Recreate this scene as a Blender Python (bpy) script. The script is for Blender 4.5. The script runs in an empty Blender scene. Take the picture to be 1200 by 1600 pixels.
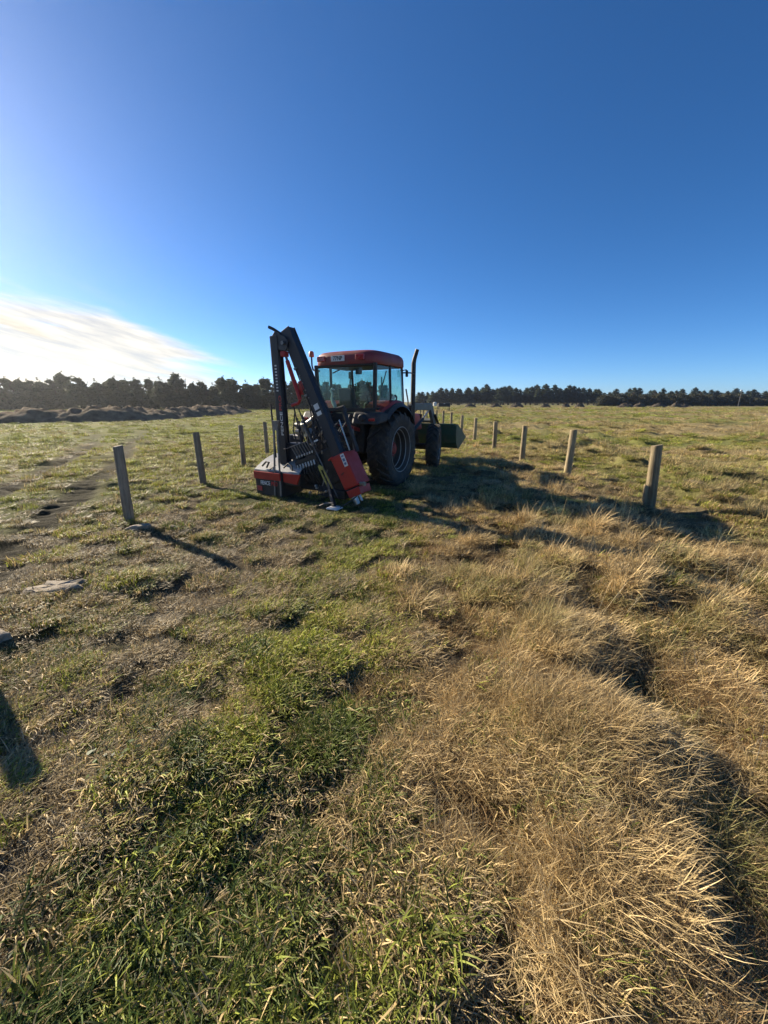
import bpy, bmesh, math, random
import numpy as np
from mathutils import Vector, Matrix, Euler

# ------------------------------------------------------------------ camera, sky, sun, exposure
scene = bpy.context.scene
COL = scene.collection
R = math.radians
CAM_H = 1.75
cam_d = bpy.data.cameras.new('camera')
cam = bpy.data.objects.new('camera', cam_d); COL.objects.link(cam)
cam_d.sensor_fit = 'VERTICAL'
cam_d.angle = 2 * math.atan(800 / 603.0)
cam_d.clip_start = 0.05; cam_d.clip_end = 6000
cam.location = (0, 0, CAM_H); cam.rotation_euler = (R(74), 0, 0)
scene.camera = cam

SUN_AZ, SUN_EL = R(53.4), R(24.3)          # azimuth measured to the left of +Y
sun_dir = Vector((-math.sin(SUN_AZ) * math.cos(SUN_EL), math.cos(SUN_AZ) * math.cos(SUN_EL), math.sin(SUN_EL)))
sd = bpy.data.lights.new('sun', 'SUN'); sd.energy = 5.0; sd.angle = R(0.55); sd.color = (1.0, 0.88, 0.69)
sun = bpy.data.objects.new('sun', sd); COL.objects.link(sun)
sun.rotation_euler = (-sun_dir).to_track_quat('-Z', 'Y').to_euler(); sun.location = (-30, 25, 30)

world = bpy.data.worlds.new('World'); scene.world = world; world.use_nodes = True
nt = world.node_tree; N = nt.nodes; L = nt.links; N.clear()
def wn(t, **k):
    n = N.new(t)
    for a, b in k.items(): setattr(n, a, b)
    return n
def wmath(op, a, b=None, c=None, clamp=False):
    n = N.new('ShaderNodeMath'); n.operation = op; n.use_clamp = clamp
    for i, v in enumerate((a, b, c)):
        if v is None: continue
        if isinstance(v, (int, float)): n.inputs[i].default_value = v
        else: L.new(v, n.inputs[i])
    return n.outputs[0]
def wramp(v, lo, hi):
    n = N.new('ShaderNodeMapRange'); n.interpolation_type = 'SMOOTHSTEP'
    L.new(v, n.inputs[0]); n.inputs[1].default_value = lo; n.inputs[2].default_value = hi
    return n.outputs[0]
sky = wn('ShaderNodeTexSky', sky_type='NISHITA', sun_disc=False)
sky.sun_elevation = SUN_EL; sky.sun_rotation = -SUN_AZ
sky.altitude = 0; sky.air_density = 0.6; sky.dust_density = 0.2; sky.ozone_density = 6.0
tc = wn('ShaderNodeTexCoord'); sx = wn('ShaderNodeSeparateXYZ'); L.new(tc.outputs['Generated'], sx.inputs[0])
az = wmath('ARCTAN2', sx.outputs[0], sx.outputs[1]); el = wmath('ARCSINE', sx.outputs[2])
vv = wmath('MULTIPLY_ADD', az, 0.25, el)
cx = wn('ShaderNodeCombineXYZ'); L.new(wmath('MULTIPLY', az, 3.2), cx.inputs[0]); L.new(wmath('MULTIPLY', wmath('MULTIPLY_ADD', az, 0.12, el), 34.0), cx.inputs[1])
n1 = wn('ShaderNodeTexNoise'); n1.inputs['Scale'].default_value = 1.0; n1.inputs['Detail'].default_value = 7; n1.inputs['Roughness'].default_value = 0.62; n1.inputs['Distortion'].default_value = 0.6
L.new(cx.outputs[0], n1.inputs['Vector'])
cx2 = wn('ShaderNodeCombineXYZ'); L.new(wmath('MULTIPLY', az, 9.0), cx2.inputs[0]); L.new(wmath('MULTIPLY', vv, 60.0), cx2.inputs[1])
n2 = wn('ShaderNodeTexNoise'); n2.inputs['Scale'].default_value = 1.0; n2.inputs['Detail'].default_value = 6; n2.inputs['Roughness'].default_value = 0.6
L.new(cx2.outputs[0], n2.inputs['Vector'])
drop = wmath('MULTIPLY', wmath('MAXIMUM', wmath('ADD', az, R(33)), 0.0), 0.45)
edge = wmath('MULTIPLY_ADD', wmath('SUBTRACT', n1.outputs[0], 0.5), 0.075, wmath('ADD', el, drop))
band = wramp(edge, R(10.9), R(8.6))
right = wramp(wmath('MULTIPLY_ADD', wmath('SUBTRACT', n1.outputs[0], 0.5), 0.5, az), R(-18), R(-27))
leftf = wramp(az, R(-130), R(-95))
low = wramp(wmath('MULTIPLY_ADD', wmath('SUBTRACT', n2.outputs[0], 0.5), 0.03, el), R(0.3), R(2.2))
wisp = wmath('ADD', wramp(n1.outputs[0], 0.18, 0.46), wmath('MULTIPLY', wmath('SUBTRACT', n2.outputs[0], 0.5), 0.55), clamp=True)
dens = wmath('MULTIPLY', wmath('MULTIPLY', wmath('MULTIPLY', band, right), wmath('MULTIPLY', leftf, low)), wisp, clamp=True)
# a few thin streaks above the main bank
cx3 = wn('ShaderNodeCombineXYZ'); L.new(wmath('MULTIPLY', az, 4.0), cx3.inputs[0]); L.new(wmath('MULTIPLY', vv, 30.0), cx3.inputs[1]); cx3.inputs[2].default_value = 4.2
n3 = wn('ShaderNodeTexNoise'); n3.inputs['Scale'].default_value = 1.0; n3.inputs['Detail'].default_value = 5; L.new(cx3.outputs[0], n3.inputs['Vector'])
streak = wmath('MULTIPLY', wmath('MULTIPLY', wramp(n3.outputs[0], 0.56, 0.78), wramp(vv, R(6), R(0.5))), wmath('MULTIPLY', wmath('MULTIPLY', wramp(az, R(-28), R(-42)), leftf), 0.35))
dens = wmath('ADD', wmath('MULTIPLY', dens, 0.92), streak, clamp=True)
mix = wn('ShaderNodeMix', data_type='RGBA'); L.new(dens, mix.inputs[0]); hsv = wn('ShaderNodeHueSaturation'); hsv.inputs['Saturation'].default_value = 1.12; hsv.inputs['Hue'].default_value = 0.499; L.new(sky.outputs[0], hsv.inputs['Color']); L.new(hsv.outputs[0], mix.inputs[6])
CLOUD = 6.3
cc = wn('ShaderNodeVectorMath', operation='SCALE'); cc.inputs[0].default_value = (1.0 * CLOUD, 0.94 * CLOUD, 0.82 * CLOUD)
cs = wn('ShaderNodeMapRange'); L.new(n2.outputs[0], cs.inputs[0]); cs.inputs[1].default_value = .34; cs.inputs[2].default_value = .62; cs.inputs[3].default_value = .70; cs.inputs[4].default_value = 1.08
L.new(cs.outputs[0], cc.inputs['Scale']); L.new(cc.outputs[0], mix.inputs[7])
bg = wn('ShaderNodeBackground'); bg.inputs[1].default_value = 0.079; L.new(mix.outputs[2], bg.inputs[0])
wo = wn('ShaderNodeOutputWorld'); L.new(bg.outputs[0], wo.inputs[0])

scene.view_settings.view_transform = 'Standard'
try: scene.view_settings.look = 'None'
except Exception: pass
scene.view_settings.gamma = 1.0; scene.view_settings.exposure = 1.05
scene.view_settings.use_curve_mapping = False
scene.cycles.max_bounces = 6; scene.cycles.diffuse_bounces = 2; scene.cycles.glossy_bounces = 3
scene.cycles.adaptive_threshold = 0.02; scene.cycles.transparent_max_bounces = 16
scene.cycles.use_denoising = True

rng = np.random.default_rng(7); random.seed(7)

# ------------------------------------------------------------------ helpers: noise
def _hash(ix, iy, seed):
    h = (ix.astype(np.int64) * 374761393 + iy.astype(np.int64) * 668265263 + seed * 1442695041) & 0xffffffff
    h = ((h ^ (h >> 13)) * 1274126177) & 0xffffffff
    return ((h ^ (h >> 16)) & 0xffff) / 65535.0
def vnoise(x, y, seed=0):
    x = np.asarray(x, float); y = np.asarray(y, float)
    ix = np.floor(x); iy = np.floor(y); fx = x - ix; fy = y - iy
    fx = fx * fx * fx * (fx * (fx * 6 - 15) + 10); fy = fy * fy * fy * (fy * (fy * 6 - 15) + 10)
    a = _hash(ix, iy, seed); b = _hash(ix + 1, iy, seed); c = _hash(ix, iy + 1, seed); d = _hash(ix + 1, iy + 1, seed)
    return (a + (b - a) * fx) * (1 - fy) + (c + (d - c) * fx) * fy
def fbm(x, y, seed=0, o=4):
    s = 0; a = .5; t = 0
    for i in range(o):
        s = s + a * vnoise(x * 2 ** i + 13.7 * i, y * 2 ** i + 7.3 * i, seed + i); t += a; a *= .5
    return s / t
def sst(v, lo, hi):
    t = np.clip((v - lo) / (hi - lo), 0, 1); return t * t * (3 - 2 * t)

# ------------------------------------------------------------------ helpers: materials
MATS = {}
def nodes_of(name):
    m = bpy.data.materials.new(name); m.use_nodes = True; MATS[name] = m
    t = m.node_tree; t.nodes.clear(); return m, t
def add(t, typ, **k):
    n = t.nodes.new(typ)
    for a, b in k.items(): setattr(n, a, b)
    return n
def paint(name, col, rough=0.45, metal=0.0, dirt=0.25, dirtcol=(.16, .12, .08), scale=6.0, bump=0.02, coat=0.0):
    """hard surface paint / metal with patchy dust and fine relief"""
    m, t = nodes_of(name); l = t.links.new
    out = add(t, 'ShaderNodeOutputMaterial'); p = add(t, 'ShaderNodeBsdfPrincipled'); l(p.outputs[0], out.inputs[0])
    co = add(t, 'ShaderNodeTexCoord')
    n = add(t, 'ShaderNodeTexNoise'); n.inputs['Scale'].default_value = scale; n.inputs['Detail'].default_value = 8; n.inputs['Roughness'].default_value = .68
    l(co.outputs['Object'], n.inputs['Vector'])
    mr = add(t, 'ShaderNodeMapRange'); l(n.outputs[0], mr.inputs[0]); mr.inputs[1].default_value = .46; mr.inputs[2].default_value = .63; mr.inputs[3].default_value = dirt * .3; mr.inputs[4].default_value = min(.95, dirt * 1.7)
    mx = add(t, 'ShaderNodeMix', data_type='RGBA'); l(mr.outputs[0], mx.inputs[0]); mx.inputs[6].default_value = (*col, 1); mx.inputs[7].default_value = (*dirtcol, 1)
    l(mx.outputs[2], p.inputs['Base Color'])
    p.inputs['Metallic'].default_value = metal
    rr = add(t, 'ShaderNodeMapRange'); l(n.outputs[0], rr.inputs[0]); rr.inputs[1].default_value = .3; rr.inputs[2].default_value = .7; rr.inputs[3].default_value = max(.05, rough - .1); rr.inputs[4].default_value = min(1, rough + .25)
    l(rr.outputs[0], p.inputs['Roughness'])
    p.inputs['Coat Weight'].default_value = coat
    if bump:
        n2 = add(t, 'ShaderNodeTexNoise'); n2.inputs['Scale'].default_value = scale * 9; n2.inputs['Detail'].default_value = 4; l(co.outputs['Object'], n2.inputs['Vector'])
        b = add(t, 'ShaderNodeBump'); b.inputs['Strength'].default_value = bump * 8; b.inputs['Distance'].default_value = .004; l(n2.outputs[0], b.inputs['Height']); l(b.outputs[0], p.inputs['Normal'])
    return m
paint('red_paint', (.30, .017, .015), .42, 0, .22, (.13, .075, .05))
paint('roof_red', (.24, .022, .022), .45, 0, .28, (.17, .09, .068))
paint('signal_red', (.40, .014, .009), .4, 0, .12, (.12, .04, .025))
paint('navy_black', (.012, .015, .024), .42, 0, .14, (.07, .06, .05))
paint('black_metal', (.012, .012, .014), .45, .2, .3, (.09, .075, .06))
paint('black_plastic', (.018, .018, .02), .55, 0, .3, (.09, .075, .058))
paint('rubber', (.016, .016, .017), .75, 0, .75, (.10, .078, .055), 7, .05)
paint('mud_rubber', (.05, .042, .034), .9, 0, .8, (.17, .13, .09), 4, .08)
paint('rim_grey', (.085, .07, .058), .55, .2, .5, (.11, .075, .05))
paint('rim_edge', (.42, .40, .36), .45, .4, .3, (.2, .16, .12))
paint('steel', (.55, .54, .52), .3, .9, .3, (.2, .16, .12))
paint('dull_steel', (.20, .20, .20), .5, .7, .4, (.15, .11, .08))
paint('cover_grey', (.40, .395, .38), .45, 0, .35, (.25, .22, .18))
paint('bucket_green', (.018, .075, .045), .5, 0, .35, (.10, .10, .07))
paint('loader_grey', (.10, .13, .13), .5, .1, .35, (.14, .12, .09))
paint('white_mark', (.72, .72, .70), .6, 0, .2, (.4, .36, .3))
paint('red_mark', (.45, .03, .03), .6, 0, .2)
paint('blue_mark', (.10, .17, .30), .6, 0, .2)
paint('black_mark', (.01, .01, .01), .6, 0, .1)
paint('yellow_paint', (.50, .41, .08), .5, 0, .45, (.16, .12, .07))
paint('orange_lens', (.7, .12, .02), .25, 0, .1, coat=.5)
paint('red_lens', (.4, .01, .01), .2, 0, .1, coat=.5)
paint('seat_fabric', (.05, .06, .065), .9, 0, .2)
paint('clay', (.42, .345, .25), .95, 0, .75, (.20, .155, .105), 9, .2)
paint('tin_white', (.7, .71, .7), .5, 0, .2)
def glass_mat():
    m, t = nodes_of('cab_glass'); l = t.links.new
    out = add(t, 'ShaderNodeOutputMaterial'); tr = add(t, 'ShaderNodeBsdfTransparent'); tr.inputs[0].default_value = (.74, .87, .85, 1)
    gl = add(t, 'ShaderNodeBsdfGlossy'); gl.inputs['Roughness'].default_value = .04; gl.inputs[0].default_value = (.9, .95, .95, 1)
    di = add(t, 'ShaderNodeBsdfDiffuse'); di.inputs[0].default_value = (.35, .36, .34, 1)
    fr = add(t, 'ShaderNodeFresnel'); fr.inputs[0].default_value = 1.5
    a = add(t, 'ShaderNodeMixShader'); ge = add(t, 'ShaderNodeNewGeometry'); fb = add(t, 'ShaderNodeMath', operation='SUBTRACT'); fb.inputs[0].default_value = 1; l(ge.outputs['Backfacing'], fb.inputs[1]); fm = add(t, 'ShaderNodeMath', operation='MULTIPLY'); l(fr.outputs[0], fm.inputs[0]); l(fb.outputs[0], fm.inputs[1]); l(fm.outputs[0], a.inputs[0]); l(tr.outputs[0], a.inputs[1]); l(gl.outputs[0], a.inputs[2])
    co = add(t, 'ShaderNodeTexCoord'); n = add(t, 'ShaderNodeTexNoise'); n.inputs['Scale'].default_value = 5; n.inputs['Detail'].default_value = 7; l(co.outputs['Object'], n.inputs['Vector'])
    mr = add(t, 'ShaderNodeMapRange'); l(n.outputs[0], mr.inputs[0]); mr.inputs[1].default_value = .4; mr.inputs[2].default_value = .8; mr.inputs[3].default_value = .02; mr.inputs[4].default_value = .13
    b = add(t, 'ShaderNodeMixShader'); l(mr.outputs[0], b.inputs[0]); l(a.outputs[0], b.inputs[1]); l(di.outputs[0], b.inputs[2])
    l(b.outputs[0], out.inputs[0])
glass_mat()
def wood_mat(name, c1, c2, c3):
    m, t = nodes_of(name); l = t.links.new
    out = add(t, 'ShaderNodeOutputMaterial'); p = add(t, 'ShaderNodeBsdfPrincipled'); l(p.outputs[0], out.inputs[0]); p.inputs['Roughness'].default_value = .85
    co = add(t, 'ShaderNodeTexCoord'); mp = add(t, 'ShaderNodeMapping'); mp.inputs['Scale'].default_value = (26, 26, 1.4); l(co.outputs['Object'], mp.inputs[0])
    oi = add(t, 'ShaderNodeObjectInfo'); va = add(t, 'ShaderNodeVectorMath', operation='ADD'); l(mp.outputs[0], va.inputs[0])
    sc = add(t, 'ShaderNodeMath', operation='MULTIPLY'); l(oi.outputs['Random'], sc.inputs[0]); sc.inputs[1].default_value = 50; l(sc.outputs[0], va.inputs[1])
    n = add(t, 'ShaderNodeTexNoise'); n.inputs['Scale'].default_value = 1; n.inputs['Detail'].default_value = 6; n.inputs['Roughness'].default_value = .7; l(va.outputs[0], n.inputs['Vector'])
    cr = add(t, 'ShaderNodeValToRGB'); e = cr.color_ramp.elements; e[0].position = .3; e[0].color = (*c1, 1); e[1].position = .55; e[1].color = (*c2, 1); x = e.new(.75); x.color = (*c3, 1)
    l(n.outputs[0], cr.inputs[0])
    n2 = add(t, 'ShaderNodeTexNoise'); n2.inputs['Scale'].default_value = 4; n2.inputs['Detail'].default_value = 5; l(co.outputs['Object'], n2.inputs['Vector'])
    mx = add(t, 'ShaderNodeMix', data_type='RGBA'); mx.blend_type = 'MULTIPLY'; mx.inputs[0].default_value = .5; l(cr.outputs[0], mx.inputs[6])
    cr2 = add(t, 'ShaderNodeValToRGB'); cr2.color_ramp.elements[0].position = .35; cr2.color_ramp.elements[0].color = (.45, .43, .40, 1); cr2.color_ramp.elements[1].position = .65; l(n2.outputs[0], cr2.inputs[0]); l(cr2.outputs[0], mx.inputs[7])
    pv = add(t, 'ShaderNodeMapRange'); l(oi.outputs['Random'], pv.inputs[0]); pv.inputs[3].default_value = .72; pv.inputs[4].default_value = 1.22
    ps = add(t, 'ShaderNodeVectorMath', operation='SCALE'); l(mx.outputs[2], ps.inputs[0]); l(pv.outputs[0], ps.inputs['Scale']); l(ps.outputs[0], p.inputs['Base Color'])
    b = add(t, 'ShaderNodeBump'); b.inputs['Strength'].default_value = .9; b.inputs['Distance'].default_value = .012; l(n.outputs[0], b.inputs['Height']); l(b.outputs[0], p.inputs['Normal'])
wood_mat('post_wood', (.11, .08, .045), (.36, .28, .16), (.48, .39, .235))
wood_mat('old_wood', (.10, .08, .06), (.29, .24, .175), (.42, .355, .265))
wood_mat('bark', (.05, .038, .028), (.09, .07, .05), (.13, .10, .07))

def foliage_mat(name, c1, c2, trans=.25):
    m, t = nodes_of(name); l = t.links.new
    out = add(t, 'ShaderNodeOutputMaterial'); p = add(t, 'ShaderNodeBsdfPrincipled'); p.inputs['Roughness'].default_value = .7; p.inputs['Specular IOR Level'].default_value = .25
    at = add(t, 'ShaderNodeAttribute', attribute_name='rnd'); oi = add(t, 'ShaderNodeObjectInfo')
    ad = add(t, 'ShaderNodeMath', operation='MULTIPLY_ADD'); l(oi.outputs['Random'], ad.inputs[0]); ad.inputs[1].default_value = .5; 
    ml = add(t, 'ShaderNodeMath', operation='MULTIPLY'); l(at.outputs['Fac'], ml.inputs[0]); ml.inputs[1].default_value = .55; l(ml.outputs[0], ad.inputs[2])
    mx = add(t, 'ShaderNodeMix', data_type='RGBA'); l(ad.outputs[0], mx.inputs[0]); mx.inputs[6].default_value = (*c1, 1); mx.inputs[7].default_value = (*c2, 1)
    l(mx.outputs[2], p.inputs['Base Color'])
    tr = add(t, 'ShaderNodeBsdfTranslucent'); l(mx.outputs[2], tr.inputs[0])
    ms = add(t, 'ShaderNodeMixShader'); ms.inputs[0].default_value = trans; l(p.outputs[0], ms.inputs[1]); l(tr.outputs[0], ms.inputs[2]); l(ms.outputs[0], out.inputs[0])
foliage_mat('pine_needles', (.06, .075, .055), (.12, .135, .08), .4)
foliage_mat('cypress_needles', (.05, .07, .05), (.10, .12, .07), .35)
foliage_mat('hedge_leaves', (.045, .050, .030), (.105, .095, .055), .25)
foliage_mat('bare_twigs', (.07, .052, .042), (.13, .10, .075), .1)

def grass_mat(name):
    """blade colour: tint carried by each tuft, single blades bleached to straw"""
    m, t = nodes_of(name); l = t.links.new
    out = add(t, 'ShaderNodeOutputMaterial'); p = add(t, 'ShaderNodeBsdfPrincipled'); p.inputs['Roughness'].default_value = .55; p.inputs['Specular IOR Level'].default_value = .22
    ti = add(t, 'ShaderNodeAttribute', attribute_name='tint', attribute_type='INSTANCER'); st = add(t, 'ShaderNodeAttribute', attribute_name='straw', attribute_type='INSTANCER')
    r = add(t, 'ShaderNodeAttribute', attribute_name='rnd'); r2 = add(t, 'ShaderNodeAttribute', attribute_name='rnd2')
    lt = add(t, 'ShaderNodeMath', operation='LESS_THAN'); l(r.outputs['Fac'], lt.inputs[0]); l(st.outputs['Fac'], lt.inputs[1])
    mx = add(t, 'ShaderNodeMix', data_type='RGBA'); l(lt.outputs[0], mx.inputs[0]); l(ti.outputs['Color'], mx.inputs[6]); mx.inputs[7].default_value = (.51, .38, .18, 1)
    br = add(t, 'ShaderNodeMapRange'); l(r2.outputs['Fac'], br.inputs[0]); br.inputs[3].default_value = .38; br.inputs[4].default_value = 1.75
    vm = add(t, 'ShaderNodeVectorMath', operation='SCALE'); l(mx.outputs[2], vm.inputs[0]); l(br.outputs[0], vm.inputs['Scale'])
    l(vm.outputs[0], p.inputs['Base Color'])
    tr = add(t, 'ShaderNodeBsdfTranslucent'); l(vm.outputs[0], tr.inputs[0])
    ms = add(t, 'ShaderNodeMixShader'); ms.inputs[0].default_value = .30; l(p.outputs[0], ms.inputs[1]); l(tr.outputs[0], ms.inputs[2]); l(ms.outputs[0], out.inputs[0])
grass_mat('grass_blades')

# ------------------------------------------------------------------ helpers: objects
def tag(o, label=None, cat=None, group=None, kind=None):
    if label: o['label'] = label
    if cat: o['category'] = cat
    if group: o['group'] = group
    if kind: o['kind'] = kind
    return o
def empty(name, loc=(0, 0, 0), rz=0, parent=None):
    o = bpy.data.objects.new(name, None); COL.objects.link(o); o.empty_display_size = .2
    o.location = loc; o.rotation_euler = (0, 0, rz); o.parent = parent; return o
class MB:
    """collects shapes and builds them as one mesh object"""
    def __init__(s): s.v = []; s.f = []
    def raw(s, vs, fs):
        b = len(s.v); s.v += [tuple(v) for v in vs]; s.f += [tuple(b + i for i in f) for f in fs]; return s
    def box(s, c, d, rot=(0, 0, 0)):
        M = Euler(rot).to_matrix(); c = Vector(c); hx, hy, hz = d[0] / 2, d[1] / 2, d[2] / 2
        vs = [c + M @ Vector((x * hx, y * hy, z * hz)) for z in (-1, 1) for y in (-1, 1) for x in (-1, 1)]
        return s.raw(vs, [(0, 2, 3, 1), (4, 5, 7, 6), (0, 1, 5, 4), (2, 6, 7, 3), (0, 4, 6, 2), (1, 3, 7, 5)])
    def hexa(s, p):   # eight points: bottom ring 0-3, top ring 4-7
        return s.raw(p, [(3, 2, 1, 0), (4, 5, 6, 7), (0, 1, 5, 4), (1, 2, 6, 5), (2, 3, 7, 6), (3, 0, 4, 7)])
    def prism(s, poly, axis, a, b):   # polygon in the plane normal to axis, extruded from a to b
        def put(p, h):
            return {0: (h, p[0], p[1]), 1: (p[0], h, p[1]), 2: (p[0], p[1], h)}[axis]
        n = len(poly); vs = [put(p, a) for p in poly] + [put(p, b) for p in poly]
        return s.raw(vs, [tuple(range(n))[::-1], tuple(range(n, 2 * n))] + [(i, (i + 1) % n, n + (i + 1) % n, n + i) for i in range(n)])
    def tube(s, pts, r, n=10, cap=True):
        pts = [Vector(p) for p in pts]; k = len(pts)
        rs = r if isinstance(r, (list, tuple)) else [r] * k
        up = None; rings = []
        for i, p in enumerate(pts):
            d = (pts[min(i + 1, k - 1)] - pts[max(i - 1, 0)]).normalized()
            if up is None:
                up = d.orthogonal().normalized()
            else:
                up = (up - d * up.dot(d))
                up = up.normalized() if up.length > 1e-6 else d.orthogonal().normalized()
            q = d.cross(up); rings.append([p + (up * math.cos(2 * math.pi * j / n) + q * math.sin(2 * math.pi * j / n)) * rs[i] for j in range(n)])
        vs = [v for rg in rings for v in rg]; fs = []
        for i in range(k - 1):
            for j in range(n):
                fs.append((i * n + j, i * n + (j + 1) % n, (i + 1) * n + (j + 1) % n, (i + 1) * n + j))
        if cap: fs += [tuple(range(n))[::-1], tuple((k - 1) * n + j for j in range(n))]
        return s.raw(vs, fs)
    def lathe(s, prof, c=(0, 0, 0), axis='X', n=32, closed=False):   # prof: (along axis, radius)
        vs = []; fs = []; m = len(prof)
        for i in range(n):
            a = 2 * math.pi * i / n; ca, sa = math.cos(a), math.sin(a)
            for h, r in prof:
                vs.append({'X': (c[0] + h, c[1] + r * ca, c[2] + r * sa), 'Y': (c[0] + r * sa, c[1] + h, c[2] + r * ca), 'Z': (c[0] + r * ca, c[1] + r * sa, c[2] + h)}[axis])
        e = m if closed else m - 1
        for i in range(n):
            for j in range(e):
                a, b = i * m + j, i * m + (j + 1) % m; cc, d = ((i + 1) % n) * m + (j + 1) % m, ((i + 1) % n) * m + j
                fs.append((a, d, cc, b))
        return s.raw(vs, fs)
    def bar(s, p, q, w, d, side=(0, 1, 0)):   # rectangular bar from p to q; d measured along side
        p, q = Vector(p), Vector(q); z = (q - p).normalized(); y = Vector(side); y = (y - z * y.dot(z)).normalized(); x = y.cross(z)
        return s.hexa([p + x * a * w / 2 + y * b * d / 2 for a, b in ((-1, -1), (1, -1), (1, 1), (-1, 1))] + [q + x * a * w / 2 + y * b * d / 2 for a, b in ((-1, -1), (1, -1), (1, 1), (-1, 1))])
    def build(s, name, mat, parent=None, smooth=False, bevel=0, seg=2, angle=35):
        me = bpy.data.meshes.new(name); me.from_pydata(s.v, [], s.f)
        bm = bmesh.new(); bm.from_mesh(me); bmesh.ops.recalc_face_normals(bm, faces=bm.faces); bm.to_mesh(me); bm.free()
        me.materials.append(MATS[mat]); o = bpy.data.objects.new(name, me); COL.objects.link(o); o.parent = parent
        if smooth:
            me.polygons.foreach_set('use_smooth', [True] * len(me.polygons))
            try: me.set_sharp_from_angle(angle=R(angle))
            except Exception: pass
        if bevel:
            b = o.modifiers.new('edge', 'BEVEL'); b.width = bevel; b.segments = seg; b.limit_method = 'ANGLE'; b.angle_limit = R(40)
        return o
def text_part(name, body, size, mat, parent, M, extrude=.002, sx=1.0):
    cu = bpy.data.curves.new('t', 'FONT'); cu.body = body; cu.size = size; cu.align_x = 'CENTER'; cu.align_y = 'CENTER'; cu.extrude = extrude; cu.offset = size * .018
    o = bpy.data.objects.new('t', cu); COL.objects.link(o)
    dg = bpy.context.evaluated_depsgraph_get(); me = bpy.data.meshes.new_from_object(o.evaluated_get(dg))
    bpy.data.objects.remove(o); me.name = name
    me.transform(M @ Matrix.Diagonal((sx, 1, 1, 1))); me.materials.clear(); me.materials.append(MATS[mat])
    p = bpy.data.objects.new(name, me); COL.objects.link(p); p.parent = parent; return p
def copy_tree(o, parent=None):
    c = o.copy(); COL.objects.link(c); c.parent = parent
    for ch in o.children: copy_tree(ch, c)
    return c

ORD = ['zeroth', 'first', 'second', 'third', 'fourth', 'fifth', 'sixth', 'seventh', 'eighth', 'ninth', 'tenth', 'eleventh', 'twelfth', 'thirteenth', 'fourteenth', 'fifteenth', 'sixteenth', 'seventeenth', 'eighteenth', 'nineteenth']
def ordinal(n):
    if n < 20: return ORD[n]
    t = {2: 'twent', 3: 'thirt', 4: 'fort', 5: 'fift', 6: 'sixt', 7: 'sevent'}[n // 10]
    return t + 'ieth' if n % 10 == 0 else t + 'y-' + ORD[n % 10]


# ------------------------------------------------------------------ ground: height and cover fields
TRACTOR_LOC = (-0.5, 8.7, 0.0); TRACTOR_ROT = -R(27)
TRACKS = [[(-3.2, 1.2), (-3.7, 2.6), (-4.5, 4.2), (-5.6, 6.5), (-7.0, 9.6), (-9.0, 13.4), (-11.4, 17.6), (-13.2, 22.0), (-17.5, 27.0)],
          [(-6.6, 4.6), (-7.9, 7.8), (-8.9, 10.1), (-10.8, 13.8), (-13.0, 17.6), (-16.5, 22.5), (-22.0, 27.4)]]
def dist_poly(x, y, pl):
    d = np.full(np.shape(x), 1e9)
    for (ax, ay), (bx, by) in zip(pl[:-1], pl[1:]):
        ux, uy = bx - ax, by - ay; t = np.clip(((x - ax) * ux + (y - ay) * uy) / (ux * ux + uy * uy), 0, 1)
        d = np.minimum(d, np.hypot(x - ax - t * ux, y - ay - t * uy))
    return d
def track_mask(x, y, a=.16, b=.40):
    m = np.zeros(np.shape(x))
    for i, pl in enumerate(TRACKS):
        d = dist_poly(x + .22 * (fbm(x * .8, y * .8, 31) - .5), y, pl)
        m = np.maximum(m, (1 - sst(d, a, b)) * (0.92 + .08 * sst(fbm(x * .9, y * .5, 33 + i), .34, .55)) * (1 - .5 * sst(y, 16, 28)))
    return m
def clump(x, y):              # small hummocks of turf with hollows between them
    return fbm(x * 4.2 + .8 * y, y * 5.0, 8, 3)
def furrow_c(y): return .92 + .31 * y + .06 * np.sin(y * 3.1)
def rut_mask(x, y):           # worn strip of the lane on the left, scuffed to bare soil
    c = -1.55 + .10 * np.sin(y * 1.3) - .06 * y
    a = (1 - sst(np.abs(x - c), .12, .55)) * sst(fbm(x * 1.7, y * .8, 41), .42, .62) * (1 - sst(y, 3.2, 5.2))
    b = (1 - sst(np.abs(x + 1.5), .10, .40)) * (1 - sst(np.abs(y - .95), .3, .75)) * .95
    return np.maximum(a, b)
def dry_mask(x, y):
    w = (fbm(x * .9, y * .9, 51) - .5) * 1.3
    lo = -.10 + .07 * np.clip(y, 0, 2.7) + .07 * np.clip(y - 2.7, 0, 20) + w * .6
    return sst(x, lo - .30, lo + .55) * (1 - sst(x, 4.7 + w * .8, 5.5 + w * .8)) * (1 - .65 * sst(y, 26, 60))
def tall_mask(x, y):          # where the ungrazed grass stands tall
    w = (fbm(x * .8, y * .8, 57) - .5)
    return sst(x, .75 + .11 * np.clip(y - 2, 0, 20) + w, 1.35 + .11 * np.clip(y - 2, 0, 20) + w) * (1 - sst(x, 3.7 + w, 4.5 + w)) * (1 - sst(y, 22, 40))
def lush_mask(x, y):
    return sst(fbm(x * 1.3, y * 1.3, 61), .40, .60) * sst(x, -1.35, -.85) * (1 - sst(x, -.30, .15)) * (1 - sst(y, 2.4, 4.2))
def tractor_dist(x, y):
    lx = (x + .5) * math.cos(R(27)) - (y - 8.7) * math.sin(R(27)); ly = (x + .5) * math.sin(R(27)) + (y - 8.7) * math.cos(R(27))
    return np.hypot(np.maximum(np.abs(lx) - 1.1, 0), np.maximum(np.abs(ly - .9) - 3.2, 0))
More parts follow.
